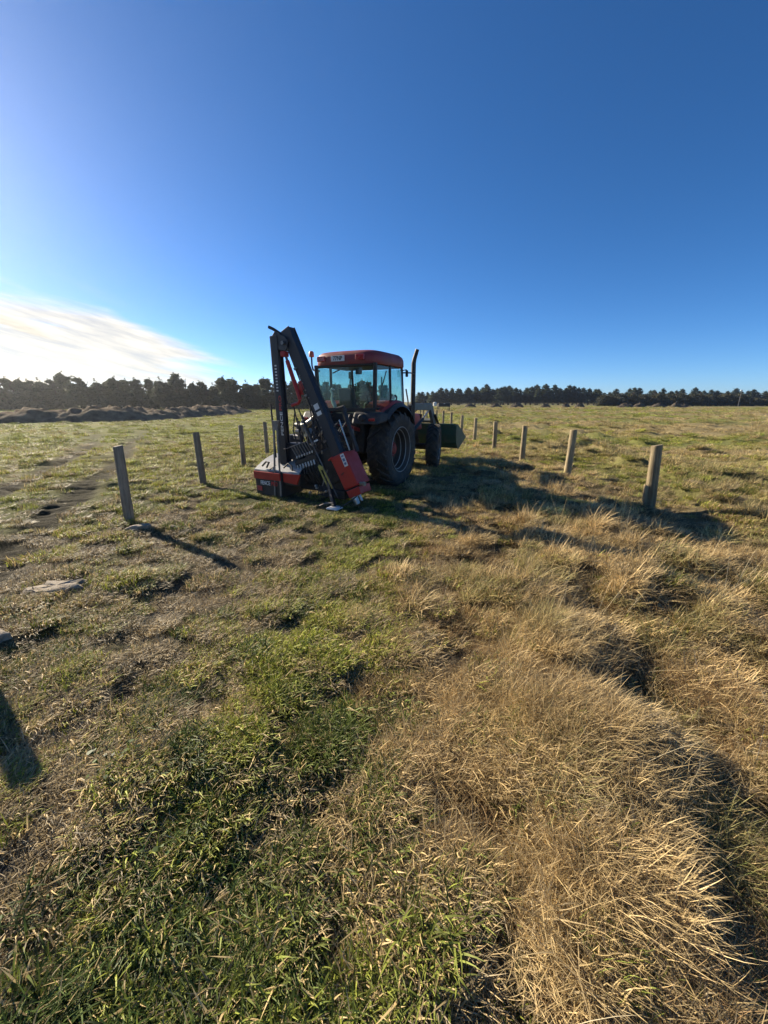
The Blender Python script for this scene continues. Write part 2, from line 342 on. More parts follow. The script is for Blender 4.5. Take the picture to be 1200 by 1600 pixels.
PITS = [(-1.62, 2.88, .17, .10), (-1.35, 3.12, .10, .06), (-1.95, 2.62, .09, .05), (-1.25, 2.35, .13, .06), (-2.1, 3.5, .12, .05), (.14, 1.92, .13, .08), (.55, 1.12, .10, .09), (-.35, 1.35, .10, .06), (-.9, 1.75, .11, .05), (-.62, 1.08, .10, .05)]
_pr = np.random.default_rng(99)
for _ in range(90):
    PITS.append((_pr.uniform(-3.0, .2), _pr.uniform(.9, 8.5), _pr.uniform(.05, .10), _pr.uniform(.02, .045)))
def ground_h(x, y):
    x = np.asarray(x, float); y = np.asarray(y, float)
    far = 1 - sst(np.hypot(x, y), 60, 120)
    dry = dry_mask(x, y); tall = tall_mask(x, y)
    h = .07 * (fbm(x * .45, y * .45, 3) - .5) + .075 * (fbm(x * 1.5, y * 1.5, 5) - .5) + .115 * (clump(x, y) - .5) * (1 - .85 * track_mask(x, y, .3, .6)) * (.35 + .65 * (1 - sst(np.hypot(x, y), 10, 18)))
    right = sst(x, 4.6, 6.0); left = 1 - sst(x, -5.5, -4.2)
    h = h + right * .24 * sst(fbm(x * 1.0, y * .9, 11, 5), .50, .78) + left * .09 * sst(fbm(x * 1.1, y * 1.1, 12), .52, .78)
    h = h + (1 - right) * (1 - left) * (1 - tall) * .05 * (fbm(x * 2.2 + y * .6, y * 3.0, 15) - .5)
    # old fence-line bank with its furrow
    near = 1 - sst(y, 4.5, 8.5)
    c = furrow_c(y); lim = (1 - sst(y, 3.2, 4.2)) * (.25 + .75 * sst(y, 1.35, 2.1))
    h = h + near * (.06 * np.exp(-((x - c + .40) / .26) ** 2) + .06 * np.exp(-((x - c - .45) / .32) ** 2)) - lim * (.02 + .10 * sst(fbm(y * 1.9, y * 0 + 3.0, 19), .36, .62)) * np.exp(-((x - c) / .17) ** 2)
    h = h + dry * .24 * (fbm(x * 2.4, y * 2.4, 20, 3) - .5)
    h = h + tall * .24 * (fbm(x * 1.25, y * 1.25, 17) - .5)
    h = h - .05 * track_mask(x, y) * (1 + .30 * np.sin((y - .45 * x) * 25)) - .035 * rut_mask(x, y)
    for px, py, r, d in PITS:
        h = h - .55 * d * np.exp(-((x - px) ** 2 + (y - py) ** 2) / (r * r))
    return h * far * (.25 + .75 * sst(tractor_dist(x, y), .1, 1.4))
def gh(x, y): return float(ground_h(np.array([x]), np.array([y]))[0])

def axis_coords(lo, hi, fine, step, ratio, lim_lo, lim_hi):
    a = list(np.arange(lo, hi + 1e-6, step)); s = step; v = hi
    while v < lim_hi: s *= ratio; v += s; a.append(v)
    s = step; v = lo
    while v > lim_lo: s *= ratio; v -= s; a.insert(0, v)
    return np.array(a)
gx = axis_coords(-5.2, 5.2, 0, .045, 1.045, -1200, 1200); gy = axis_coords(.3, 9.0, 0, .045, 1.038, -60, 1200)
GX, GY = np.meshgrid(gx, gy); X, Y = GX.ravel(), GY.ravel(); Z = ground_h(X, Y)
nx, ny = len(gx), len(gy); idx = np.arange(nx * ny).reshape(ny, nx)
quads = np.stack([idx[:-1, :-1], idx[:-1, 1:], idx[1:, 1:], idx[1:, :-1]], -1).reshape(-1, 4)
me = bpy.data.meshes.new('ground'); me.vertices.add(len(X)); me.vertices.foreach_set('co', np.stack([X, Y, Z], 1).ravel())
me.loops.add(quads.size); me.loops.foreach_set('vertex_index', quads.ravel().astype(np.int32))
me.polygons.add(len(quads)); me.polygons.foreach_set('loop_start', np.arange(0, quads.size, 4, dtype=np.int32)); me.polygons.foreach_set('loop_total', np.full(len(quads), 4, np.int32))
me.update(); me.validate(); me.polygons.foreach_set('use_smooth', np.ones(len(quads), bool))
def ground_colour(x, y):
    """cover colour: soil, dead thatch, living turf, plus shade under the near grass"""
    soil = np.array([.082, .068, .042]); thatch = np.array([.225, .175, .095]); turf = np.array([.105, .125, .036]); straw = np.array([.30, .235, .12])
    def mixc(a, b, m): return a * (1 - m[:, None]) + b * m[:, None]
    n = fbm(x * .5, y * .5, 71); n2 = fbm(x * 2.3, y * 2.3, 73)
    c = mixc(np.tile(thatch, (len(x), 1)), turf, sst(n2 * .6 + n * .4, .36, .62))
    field = np.clip(sst(x, 4.8, 6) + (1 - sst(x, -5.5, -4)) + sst(y, 9, 14), 0, 1)
    fieldc = mixc(np.tile(np.array([.20, .20, .062]), (len(x), 1)), np.array([.27, .215, .105]), sst(fbm(x * .13, y * .22, 75), .38, .62) * (.35 + .65 * sst(x, -6, 12)))
    c = mixc(c, fieldc, field)
    c = mixc(c, straw * .8, dry_mask(x, y) * .9)
    near_left = (1 - sst(y, 5.5, 8.5)) * (1 - sst(x, -1.1, -.4)) * sst(x, -5, -3.5)
    c = mixc(c, np.array([.20, .15, .095]), near_left * .45)
    c = mixc(c, soil, np.clip(track_mask(x, y) * .95 + rut_mask(x, y) * .55, 0, 1))
    c = mixc(c, np.array([.30, .24, .17]), (rut_mask(x, y) * sst(fbm(x * 3, y * 3, 77), .5, .7)) * .7)
    near = 1 - sst(np.hypot(x, y), 9, 16); c = c * (1 - .38 * near)[:, None]      # litter and soil, darkened further as shade between the blades
    return c
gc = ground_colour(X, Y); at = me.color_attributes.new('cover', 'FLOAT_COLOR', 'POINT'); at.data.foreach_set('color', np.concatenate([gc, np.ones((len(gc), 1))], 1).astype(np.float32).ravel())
def ground_mat():
    m, t = nodes_of('pasture_soil'); l = t.links.new
    out = add(t, 'ShaderNodeOutputMaterial'); p = add(t, 'ShaderNodeBsdfPrincipled'); l(p.outputs[0], out.inputs[0]); p.inputs['Roughness'].default_value = .95; p.inputs['Specular IOR Level'].default_value = .1
    a = add(t, 'ShaderNodeAttribute', attribute_name='cover'); g = add(t, 'ShaderNodeNewGeometry')
    n = add(t, 'ShaderNodeTexNoise'); n.inputs['Scale'].default_value = 28; n.inputs['Detail'].default_value = 9; n.inputs['Roughness'].default_value = .7; l(g.outputs['Position'], n.inputs['Vector'])
    mr = add(t, 'ShaderNodeMapRange'); l(n.outputs[0], mr.inputs[0]); mr.inputs[1].default_value = .3; mr.inputs[2].default_value = .7; mr.inputs[3].default_value = .55; mr.inputs[4].default_value = 1.4
    mp = add(t, 'ShaderNodeMapping'); mp.inputs['Scale'].default_value = (.8, .8, .8); l(g.outputs['Position'], mp.inputs[0])
    n2 = add(t, 'ShaderNodeTexNoise'); n2.inputs['Scale'].default_value = 1; n2.inputs['Detail'].default_value = 8; n2.inputs['Roughness'].default_value = .72; l(mp.outputs[0], n2.inputs['Vector'])
    hs = add(t, 'ShaderNodeMapRange'); l(n2.outputs[0], hs.inputs[0]); hs.inputs[1].default_value = .3; hs.inputs[2].default_value = .7; hs.inputs[3].default_value = .7; hs.inputs[4].default_value = 1.3
    m1 = add(t, 'ShaderNodeMath', operation='MULTIPLY'); l(mr.outputs[0], m1.inputs[0]); l(hs.outputs[0], m1.inputs[1])
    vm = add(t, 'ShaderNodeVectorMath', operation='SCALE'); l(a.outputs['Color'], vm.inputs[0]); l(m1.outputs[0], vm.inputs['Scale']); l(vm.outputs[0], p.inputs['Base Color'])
    b = add(t, 'ShaderNodeBump'); b.inputs['Strength'].default_value = .8; b.inputs['Distance'].default_value = .03; l(n.outputs[0], b.inputs['Height'])
    b2 = add(t, 'ShaderNodeBump'); b2.inputs['Strength'].default_value = .6; b2.inputs['Distance'].default_value = .25; l(n2.outputs[0], b2.inputs['Height']); l(b2.outputs[0], b.inputs['Normal']); l(b.outputs[0], p.inputs['Normal'])
ground_mat(); me.materials.append(MATS['pasture_soil'])
ground = bpy.data.objects.new('ground', me); COL.objects.link(ground); tag(ground, 'grazed winter pasture ground reaching to the tree lines', 'ground', kind='structure')

# ------------------------------------------------------------------ far setting: spoil bank, shelterbelts, hedges
def soil_mat(name, c1, c2):
    m, t = nodes_of(name); l = t.links.new
    out = add(t, 'ShaderNodeOutputMaterial'); p = add(t, 'ShaderNodeBsdfPrincipled'); l(p.outputs[0], out.inputs[0]); p.inputs['Roughness'].default_value = .95; p.inputs['Specular IOR Level'].default_value = .1
    g = add(t, 'ShaderNodeNewGeometry'); n = add(t, 'ShaderNodeTexNoise'); n.inputs['Scale'].default_value = 1.3; n.inputs['Detail'].default_value = 9; n.inputs['Roughness'].default_value = .7; l(g.outputs['Position'], n.inputs['Vector'])
    cr = add(t, 'ShaderNodeValToRGB'); cr.color_ramp.elements[0].position = .38; cr.color_ramp.elements[0].color = (*c1, 1); cr.color_ramp.elements[1].position = .66; cr.color_ramp.elements[1].color = (*c2, 1); l(n.outputs[0], cr.inputs[0]); l(cr.outputs[0], p.inputs['Base Color'])
    b = add(t, 'ShaderNodeBump'); b.inputs['Strength'].default_value = 1; b.inputs['Distance'].default_value = .2; l(n.outputs[0], b.inputs['Height']); l(b.outputs[0], p.inputs['Normal'])
soil_mat('spoil_soil', (.085, .062, .042), (.23, .175, .11))
soil_mat('heap_soil', (.06, .048, .038), (.14, .115, .08))

def bank(path, width, height, seed):
    pts = []; 
    P = np.array(path, float); seg = np.hypot(*(P[1:] - P[:-1]).T); cum = np.concatenate([[0], np.cumsum(seg)]); n = int(cum[-1] / .25); s = np.linspace(0, cum[-1], n)
    cx_ = np.interp(s, cum, P[:, 0]); cy_ = np.interp(s, cum, P[:, 1]); tx = np.gradient(cx_); ty = np.gradient(cy_); ln = np.hypot(tx, ty); nxv, nyv = -ty / ln, tx / ln
    k = 25; u = np.linspace(-1, 1, k); V = []
    end = sst(s, 0, 4) * (1 - sst(s, cum[-1] - 5, cum[-1]))
    for i in range(n):
        for uu in u:
            w = width * (.8 + .45 * vnoise(s[i] * .25, seed, 5)); x = cx_[i] + nxv[i] * uu * w; y = cy_[i] + nyv[i] * uu * w
            h = max(0, 1 - abs(uu) ** 1.7) * height * (.45 + .85 * float(fbm(np.array(s[i] * .22), np.array(uu * .7), seed)) + .8 * float(fbm(np.array(x * 1.7), np.array(y * 1.7), seed + 2, 5) - .45)) * end[i]
            V.append((x, y, max(h, 0) - .06))
    F = [(i * k + j, i * k + j + 1, (i + 1) * k + j + 1, (i + 1) * k + j) for i in range(n - 1) for j in range(k - 1)]
    return MB().raw(V, F)
b = bank([(-64, 27), (-44, 30), (-31, 34.5), (-25, 37.5), (-23, 44), (-23, 54), (-23, 66)], 3.1, 1.25, 3).build('spoil_bank', 'spoil_soil', smooth=True, angle=80)
tag(b, 'long low bank of dug earth in front of the left pines', 'earth bank', kind='structure')

def card_mesh(name, centres, sizes, mat, seed, per=3, flat=.0):
    """foliage: a few leaf-sized triangles round every centre"""
    g = np.random.default_rng(seed); n = len(centres); C = np.repeat(np.asarray(centres), per, 0); S = np.repeat(np.asarray(sizes), per)
    m = len(C); C = C + g.normal(0, .35, (m, 3)) * S[:, None]
    a = g.normal(0, 1, (m, 3)); a /= np.linalg.norm(a, axis=1)[:, None]; b = g.normal(0, 1, (m, 3)); b -= (b * a).sum(1)[:, None] * a; b /= np.linalg.norm(b, axis=1)[:, None]
    s = S[:, None] * g.uniform(.6, 1.3, (m, 1))
    V = np.stack([C - a * s * .55 - b * s * .3, C + a * s * .75, C + b * s * .5 - a * s * .2], 1).reshape(-1, 3)
    me = bpy.data.meshes.new(name); me.vertices.add(3 * m); me.vertices.foreach_set('co', V.astype(np.float32).ravel()); me.loops.add(3 * m); me.loops.foreach_set('vertex_index', np.arange(3 * m, dtype=np.int32))
    me.polygons.add(m); me.polygons.foreach_set('loop_start', np.arange(0, 3 * m, 3, dtype=np.int32)); me.polygons.foreach_set('loop_total', np.full(m, 3, np.int32)); me.update()
    at = me.attributes.new('rnd', 'FLOAT', 'POINT'); at.data.foreach_set('value', np.repeat(g.random(m), 3).astype(np.float32)); me.materials.append(MATS[mat]); return me
def pine_crown(seed, h=7.0):
    g = np.random.default_rng(seed); C = []; S = []
    lobes = []
    for i in range(26):
        t = g.uniform(.06, .97); r = 1.75 * (1 - t) ** .55 * (.65 + .5 * g.random()) + .15; a = g.uniform(0, 6.28); d = r * g.uniform(.2, .85)
        lobes.append((d * math.cos(a), d * math.sin(a), t * h, r * g.uniform(.45, .75)))
    for x, y, z, r in lobes:
        n = int(55 + 60 * r); d = g.normal(0, 1, (n, 3)); d /= np.linalg.norm(d, axis=1)[:, None]; q = r * g.uniform(.45, 1.08, (n, 1))
        p = d * q * np.array([1, 1, .8]) + np.array([x, y, z]); C.append(p); S.append(g.uniform(.20, .42, n))
    z = np.linspace(h * .86, h * 1.06, 16); C.append(np.stack([g.normal(0, .07, 16), g.normal(0, .07, 16), z], 1)); S.append(np.full(16, .18))
    C = np.concatenate(C); S = np.concatenate(S); C[:, 2] = np.maximum(C[:, 2], .15)
    lean = g.uniform(.05, .22); C[:, 0] -= lean * C[:, 2] ** 1.25 * .55
    return card_mesh('pine_crown', C, S, 'pine_needles', seed + 1)
def cypress_crown(seed, h=10.0, clear=.11, mat='cypress_needles', wide=1.0):
    g = np.random.default_rng(seed); C = []; S = []
    for i in range(150):
        t = clear + (1 - clear) * g.random() ** 1.15; L_ = wide * 2.6 * (1 - t) ** .75 * g.uniform(.55, 1.2) + .12; a = g.uniform(0, 6.28); n = int(4 + 5 * L_)
        u = np.sqrt(np.linspace(.05, 1, n)); z = t * h + L_ * .22 * u ** 2 + g.normal(0, .08, n)
        C.append(np.stack([np.cos(a) * u * L_ + g.normal(0, .1, n), np.sin(a) * u * L_ + g.normal(0, .1, n), z], 1)); S.append(g.uniform(.32, .62, n) * (1.15 - .5 * t))
    n = 14; C.append(np.stack([g.normal(0, .06, n), g.normal(0, .06, n), np.linspace(.9 * h, 1.05 * h, n)], 1)); S.append(np.full(n, .24))
    return card_mesh('cypress_crown', np.concatenate(C), np.concatenate(S), mat, seed + 1)
def trunk_mesh(name, h, r, seed):
    g = np.random.default_rng(seed); m = MB(); k = 6; pts = [(g.normal(0, .05) * i, g.normal(0, .05) * i, -.2 + i * (h * .93) / k) for i in range(k + 1)]
    m.tube(pts, [r * (1 - .9 * i / k) for i in range(k + 1)], 8)
    for i in range(9):
        t = g.uniform(.2, .85); a = g.uniform(0, 6.28); l_ = (1 - t) * 1.6 + .3; z = t * h
        m.tube([(0, 0, z), (math.cos(a) * l_ * .5, math.sin(a) * l_ * .5, z + .15 * l_), (math.cos(a) * l_, math.sin(a) * l_, z + .4 * l_)], [r * .35 * (1 - t) + .02, r * .2 * (1 - t) + .015, .008], 5)
    o = m.build(name, 'bark', smooth=True); me = o.data; bpy.data.objects.remove(o); return me
PINE = [pine_crown(500 + 10 * i) for i in range(7)]; CYP = [cypress_crown(600 + 10 * i, wide=.8 + .1 * (i % 4)) for i in range(6)]; TWIG = [cypress_crown(700 + 10 * i, 7.5, .2, 'bare_twigs', 1.25) for i in range(2)]
PTR = [trunk_mesh('pine_trunk', 7, .2, 800 + i) for i in range(2)]; CTR = [trunk_mesh('cypress_trunk', 10, .24, 810 + i) for i in range(2)]
def tree(name, crown, trunk, x, y, sc, label, cat, group, wide=1.0):
    e = empty(name, (x, y, gh(x, y)), random.uniform(0, .6) - .3); e.scale = (sc * wide, sc * wide, sc); tag(e, label, cat, group)
    for nm, me in (('crown', crown), ('trunk', trunk)):
        o = bpy.data.objects.new(nm, me); COL.objects.link(o); o.parent = e
    return e
tg = np.random.default_rng(21)
spike = {108: 1.22, 290: 1.18, 213: 1.12, 430: 1.1, 362: 1.08}
pxs = list(np.arange(-70, 612, 16.5))
for i, px in enumerate(pxs):
    px = px + tg.uniform(-4, 4); d = 84 + 14 * max(0, px) / 600 + tg.uniform(-2.5, 4); x = (px - 600) / 603 * (d * .9613 + .48)
    k = max([v for q, v in spike.items() if abs(q - px) < 8.3], default=1.0)
    tree('pine_tree', PINE[int(tg.integers(7))], PTR[i % 2], x, d, (.80 + .16 * tg.random()) * k, 'dark windblown pine in the left shelterbelt, %s from the left end' % ordinal(i + 1), 'pine tree', 'windblown pines of the left shelterbelt', 1.45 + .3 * tg.random())
cx_list = [(p, 'c') for p in np.arange(652, 940, 7.6)] + [(p, 'm') for p in np.arange(944, 1290, 8.5)]
for i, (px, kd) in enumerate(cx_list):
    px = px + tg.uniform(-3, 3); d = 196 + tg.uniform(-5, 6) + (14 if kd == 'm' else 0); x = (px - 600) / 603 * (d * .9613 + .48)
    sc = .70 + .26 * tg.random() + (.14 if abs(px - 893) < 7 else 0) - (.17 if px < 715 else 0) - (.13 if kd == 'm' else 0)
    if kd == 'm' and i % 4 == 1 and px < 1090: tree('bare_tree', TWIG[i % 2], CTR[i % 2], x, d - 8, sc * 1.05, 'brown leafless tree in the right tree line, %s from its left end' % ordinal(i + 1), 'tree', 'trees of the right tree line')
    else: tree('cypress_tree', CYP[int(tg.integers(6))], CTR[i % 2], x, d, sc, 'dark pointed conifer in the right tree line, %s from its left end' % ordinal(i + 1), 'conifer', 'trees of the right tree line', 1.9 + .6 * tg.random())

def hedge(x0, x1, y, h, dep, label, seed):
    g = np.random.default_rng(seed); e = empty('hedge', ((x0 + x1) / 2, y, 0)); tag(e, label, 'hedge')
    L_ = x1 - x0; n = int(L_ * 95); px = g.uniform(-L_ / 2, L_ / 2, n); top = h * (.62 + .38 * np.abs(np.sin(px * .62 + fbm(px * .1, px * 0, seed) * 5))) * (.8 + .3 * fbm(px * .15, px * 0, seed)) * np.clip((L_ / 2 - np.abs(px)) / 2.5, 0, 1) ** .5; z = g.random(n) ** .8 * top; face = g.random(n)
    yy = np.where(face < .6, -dep / 2 + g.normal(0, .22, n), g.uniform(-dep / 2, dep / 2, n)); z = np.where(face >= .6, top + g.normal(0, .12, n), z); yy = yy - .5 * fbm(px * .45, z * .5, seed + 1)
    o = bpy.data.objects.new('foliage', card_mesh('hedge_foliage', np.stack([px, yy, np.maximum(z, .1)], 1), g.uniform(.3, .55, n), 'hedge_leaves', seed, 2)); COL.objects.link(o); o.parent = e
    m = MB(); k = int(L_ / 2); 
    for i in range(k):
        xx = -L_ / 2 + (i + .5) * L_ / k; m.tube([(xx, 0, -.1), (xx + .1, .1, h * .4), (xx - .1, 0, h * .75)], [.09, .06, .03], 6)
    tag(m.build('stems', 'bark', e), kind='stuff')
    q = MB(); nseg = max(6, int(L_ / 2)); 
    V = []; 
    for i in range(nseg + 1):
        xx = -L_ / 2 + i * L_ / nseg; tt = h * .55 * (.15 + .85 * min(1, (L_ / 2 - abs(xx)) / 3)); V += [(xx, -dep * .36, .15), (xx, -dep * .36, tt * .92), (xx, dep * .36, tt * .92), (xx, dep * .36, .15)]
    F = [(4 * i + j, 4 * i + 4 + j, 4 * i + 4 + (j + 1) % 4, 4 * i + (j + 1) % 4) for i in range(nseg) for j in range(4)] + [(0, 1, 2, 3), tuple(4 * nseg + j for j in (3, 2, 1, 0))]
    q.raw(V, F).build('inner_growth', 'hedge_leaves', e, smooth=True)
hedge(79, 137, 150, 4.3, 3.0, 'long clipped dark hedge in front of the right tree line', 41)
hedge(140, 200, 156, 2.7, 2.4, 'low brown hedge at the right edge beyond the pasture', 43)

def heap(x, y, w, h, seed, label):
    n, k = 18, 7; V = [(0, 0, h)]; g = np.random.default_rng(seed)
    for j in range(1, k + 1):
        for i in range(n):
            a = 2 * math.pi * i / n; rr = j / k; q = 1 + .35 * (vnoise(np.array(math.cos(a) * 1.6 + seed), np.array(math.sin(a) * 1.6), seed) - .5)
            V.append((math.cos(a) * rr * w * .5 * q, math.sin(a) * rr * w * .32 * q, max(0, h * (1 - rr ** 1.8) * (.7 + .6 * g.random())) - .05))
    F = [(0, 1 + i, 1 + (i + 1) % n) for i in range(n)] + [(1 + (j - 1) * n + i, 1 + j * n + i, 1 + j * n + (i + 1) % n, 1 + (j - 1) * n + (i + 1) % n) for j in range(1, k) for i in range(n)]
    o = MB().raw(V, F).build('spoil_heap', 'heap_soil', smooth=True, angle=60); o.location = (x, y, gh(x, y)); tag(o, label, 'earth heap', 'earth heaps along the far edge of the pasture')
hp = [(668, 16, 1.3), (735, 22, 1.4), (772, 20, 1.5), (806, 21, 1.7), (850, 17, 1.5), (884, 15, 1.4), (911, 17, 1.6), (976, 26, 1.6), (1001, 22, 1.9), (1026, 24, 1.6), (1050, 18, 1.9), (1074, 26, 1.4)]
for i, (px, w, h) in enumerate(hp):
    d = 122; x = (px - 600) / 603 * (d * .9613 + .48); heap(x, d + tg.uniform(-2, 2), w * d / 603, h * .72, 60 + i, 'dark heap of dug earth at the far pasture edge, %s from the left' % ordinal(i + 1))

# far paddock fence, tank, pole, feeder
e = empty('paddock_fence', (60, 172, 0)); tag(e, 'pale post and rail fence in front of the right conifers', 'fence')
for i in range(42):
    x = -42 + i * 2.6; MB().box((x, 0, .6), (.13, .13, 1.35)).build('fence_post', 'post_wood', e)
for z in (.45, .8, 1.15): MB().box((11, -.09, z), (107, .04, .12)).build('rail', 'post_wood', e)
e = empty('water_tank', (20.3, 160, 0)); tag(e, 'small white water tank below the trees beside the tractor exhaust', 'tank')
MB().lathe([(0, 0), (0, .72), (1.25, .72), (1.32, .62), (1.5, .25), (1.55, 0)], (0, 0, .0), 'Z', 20).build('tank_wall', 'tin_white', e, True)
MB().lathe([(1.5, 0), (1.5, .2), (1.6, .2), (1.6, 0)], (0, 0, 0), 'Z', 14).build('lid', 'black_plastic', e)
e = empty('yard_light', (126.5, 143, 0)); tag(e, 'thin pole with a white yard light in front of the hedge', 'light pole')
MB().tube([(0, 0, -.2), (0, 0, 5.3)], [.09, .06], 8).build('pole', 'dull_steel', e, True)
MB().box((-.1, -.05, 5.45), (.75, .35, .35)).build('lamp_head', 'tin_white', e, bevel=.05)
fx, fy = 11.36, 76.1
e = empty('stock_feeder', (fx, fy, gh(fx, fy)), R(6)); tag(e, 'dark open stock feeder on legs far behind the loader bucket', 'feeder')
m = MB()
for y in (-.55, .55): m.box((0, y, 1.08), (2.25, .06, .62))
for x in (-1.1, 1.1): m.box((x, 0, 1.08), (.06, 1.04, .62))
m.box((0, 0, .80), (2.12, 1.02, .05)).build('trough', 'black_metal', e)
for x in (-1.05, 1.0):
    for y in (-.5, .5): MB().box((x, y, .35), (.11, .11, .86)).build('leg', 'black_metal', e)
MB().tube([(-1.1, -.6, 1.42), (1.1, -.6, 1.42)], .03, 8).build('top_rail', 'dull_steel', e)
MB().box((-.05, -.592, 1.36), (.22, .02, .12)).build('marker_plate', 'white_mark', e)

# ------------------------------------------------------------------ fence posts of the lane
def post(x, y, h, r, lean, mat, label, group, seed, flat=0.0):
    g = np.random.default_rng(seed); n = 18; zs = [-.25, 0, .06, h * .2, h * .4, h * .6, h * .8, h - .03, h - .008, h]; V = []
    prof = 1 + .07 * np.array([vnoise(np.array(math.cos(2 * math.pi * i / n) * 1.5 + seed), np.array(math.sin(2 * math.pi * i / n) * 1.5)) - .5 for i in range(n)]) * 2
    for k, z in enumerate(zs):
        rr = r * (1.04 - .07 * z / h) * (1 if k < len(zs) - 2 else (.985 if k == len(zs) - 2 else .94))
        for i in range(n):
            a = 2 * math.pi * i / n; q = rr * prof[i] * (1 + .025 * g.normal()) * (1 - (.16 if i == (seed * 5) % n else 0)); px, py = q * math.cos(a), q * math.sin(a)
            if flat: py = max(py, -rr * flat)
            V.append((px, py, z + (.012 * math.cos(a + seed) if k == len(zs) - 1 else 0)))
    F = [(k * n + i, k * n + (i + 1) % n, (k + 1) * n + (i + 1) % n, (k + 1) * n + i) for k in range(len(zs) - 1) for i in range(n)] + [tuple((len(zs) - 1) * n + i for i in range(n))]
    o = MB().raw(V, F).build('fence_post', mat, smooth=True, angle=40); o.location = (x, y, gh(x, y) - .02); o.rotation_euler = (lean[1], lean[0], g.uniform(-.4, .4)); tag(o, label, 'fence post', group); return o
LP = [(-3.51, 2.76), (-3.79, 5.48), (-3.89, 8.16), (-3.95, 10.82), (-4.05, 13.44)]
for i, (x, y) in enumerate(LP):
    lab = ['weathered fence post outside the left edge, casting the broad near shadow', 'nearest weathered post in the left row, leaning beside the tyre tracks', 'brown post in the left row, second from the front in view', 'brown post in the left row, third from the front in view', 'farthest visible left post, standing next to the post driver'][i]
    post(x, y, 1.13 + (.03 if i == 1 else 0), .066, (R([0, 1.0, -.8, .6, 0][i]), R([0, -1, .5, -.5, .5][i])), 'old_wood', lab, 'posts of the left fence row', 300 + i, .8)
RP = [(4.40, 6.18), (4.45, 9.27), (4.37, 12.2), (4.24, 14.95), (4.15, 17.95), (4.2, 21.4), (4.2, 24.7), (4.22, 28.2), (4.2, 31.8), (4.2, 35.3), (4.2, 38.9), (4.2, 42.6), (4.2, 46.3)]
for i, (x, y) in enumerate(RP):
    lab = ['nearest pale round post in the right row, with a flake on its side'] + ['pale round fence post, %s from the front in the right row' % ordinal(k) for k in range(2, 14)]
    p = post(x, y, 1.10 + .03 * math.sin(i * 2.1), .079, (R(-3.4 if i == 0 else 1.2 * math.sin(i * 1.7)), R(.6 * math.cos(i))), 'post_wood', lab[i], 'posts of the right fence row', 340 + i)
    if i == 0:
        MB().hexa([(-.088, -.05, -.1), (-.06, -.065, -.1), (-.05, .05, -.1), (-.088, .05, -.1), (-.102, -.05, .46), (-.065, -.07, .44), (-.05, .05, .45), (-.102, .04, .47)]).build('flake', 'post_wood', p, bevel=.006)

# ------------------------------------------------------------------ tractor (local: +y forward, +x right, origin under the rear axle)
trac = empty('tractor', TRACTOR_LOC, TRACTOR_ROT); tag(trac, 'red tractor with glass cab and green front bucket parked among the posts', 'tractor')
def tyre_mb(Rr, w, rim, nl, lug):
    m = MB(); h = w / 2
    prof = [(-h * .66, rim), (-h * .80, rim + .02), (-h * 1.0, rim + (Rr - rim) * .45), (-h * 1.0, Rr - .115), (-h * .90, Rr - .06), (-h * .55, Rr - .042), (0, Rr - .036), (h * .55, Rr - .042), (h * .90, Rr - .06), (h * 1.0, Rr - .115), (h * 1.0, rim + (Rr - rim) * .45), (h * .80, rim + .02), (h * .66, rim)]
    m.lathe(prof, n=56)
    for sgn in (-1, 1):
        for k in range(nl):
            a0 = 2 * math.pi * (k + (.5 if sgn > 0 else 0)) / nl; V = []
            for t, rr, tw in ((0, Rr - .004, .030), (.45, Rr, .034), (.85, Rr - .012, .040), (1.0, Rr - .06, .046), (1.03, Rr - .125, .030)):
                x = sgn * (-.018 + t * (h + .016)); a = a0 + t * lug
                for rad in (min(Rr - .07, rr - .045), rr):
                    for q in (-1, 1):
                        aa = a + q * tw / Rr; V.append((x, rad * math.cos(aa), rad * math.sin(aa)))
            F = []
            for i in range(4):
                b = 4 * i; F += [(b + 2, b + 3, b + 7, b + 6), (b, b + 2, b + 6, b + 4), (b + 1, b + 5, b + 7, b + 3)]
            F += [(0, 1, 3, 2), (16, 18, 19, 17)]; m.raw(V, F)
    return m
def wheel(loc, Rr, w, rim, nl, side, rz, front=False):
    hub = MB(); s = side
    hx = 0 if front else -s * w * .175
    hub.lathe([(hx + s * .02, 0), (hx + s * .02, rim * .36), (hx + s * .085, rim * .36), (hx + s * .095, rim * .28), (hx + s * .14, rim * .22), (hx + s * .15, 0)], n=24)
    for k in range(8):
        a = k * math.pi / 4; hub.lathe([(hx + s * .08, .0), (hx + s * .08, .016), (hx + s * .11, .016), (hx + s * .11, 0)], (0, rim * .31 * math.cos(a), rim * .31 * math.sin(a)), n=6)
    o = hub.build('wheel', 'red_paint' if not front else 'rim_grey', trac, True); o.location = loc; o.rotation_euler = (0, 0, rz)
    tyre_mb(Rr, w, rim, nl, .30 if not front else .34).build('tyre', 'rubber', o, True, angle=30)
    h = w / 2; r = MB()
    k = -.35 if not front else .1
    r.lathe([(s * h * .86, rim + .03), (s * h * .86, rim + .008), (s * h * .78, rim - .004), (s * h * .55, rim - .02), (s * h * .50, rim - .045), (s * h * .12, rim - .05), (s * h * .06, rim - .075), (s * h * k, rim - .085), (s * (h * k - .01), rim * .60), (s * (h * k + .03), rim * .5), (s * (h * k + .02), rim * .3), (s * h * k, rim * .1)], n=48)
    r.lathe([(-s * h * .80, rim + .035), (-s * h * .7, rim - .01), (s * h * k, rim - .086)], n=48); r = r.build('rim', 'rim_grey', o, True, angle=25)
    for hx, rr in ((.865, rim + .02), (.52, rim - .032), (.09, rim - .062)):
        MB().lathe([(s * h * hx - .006, rr), (s * h * hx, rr - .009), (s * h * hx + .006, rr), (s * h * hx, rr + .009)], n=48, closed=True).build('rim_edge', 'rim_edge', o, True)
    return o
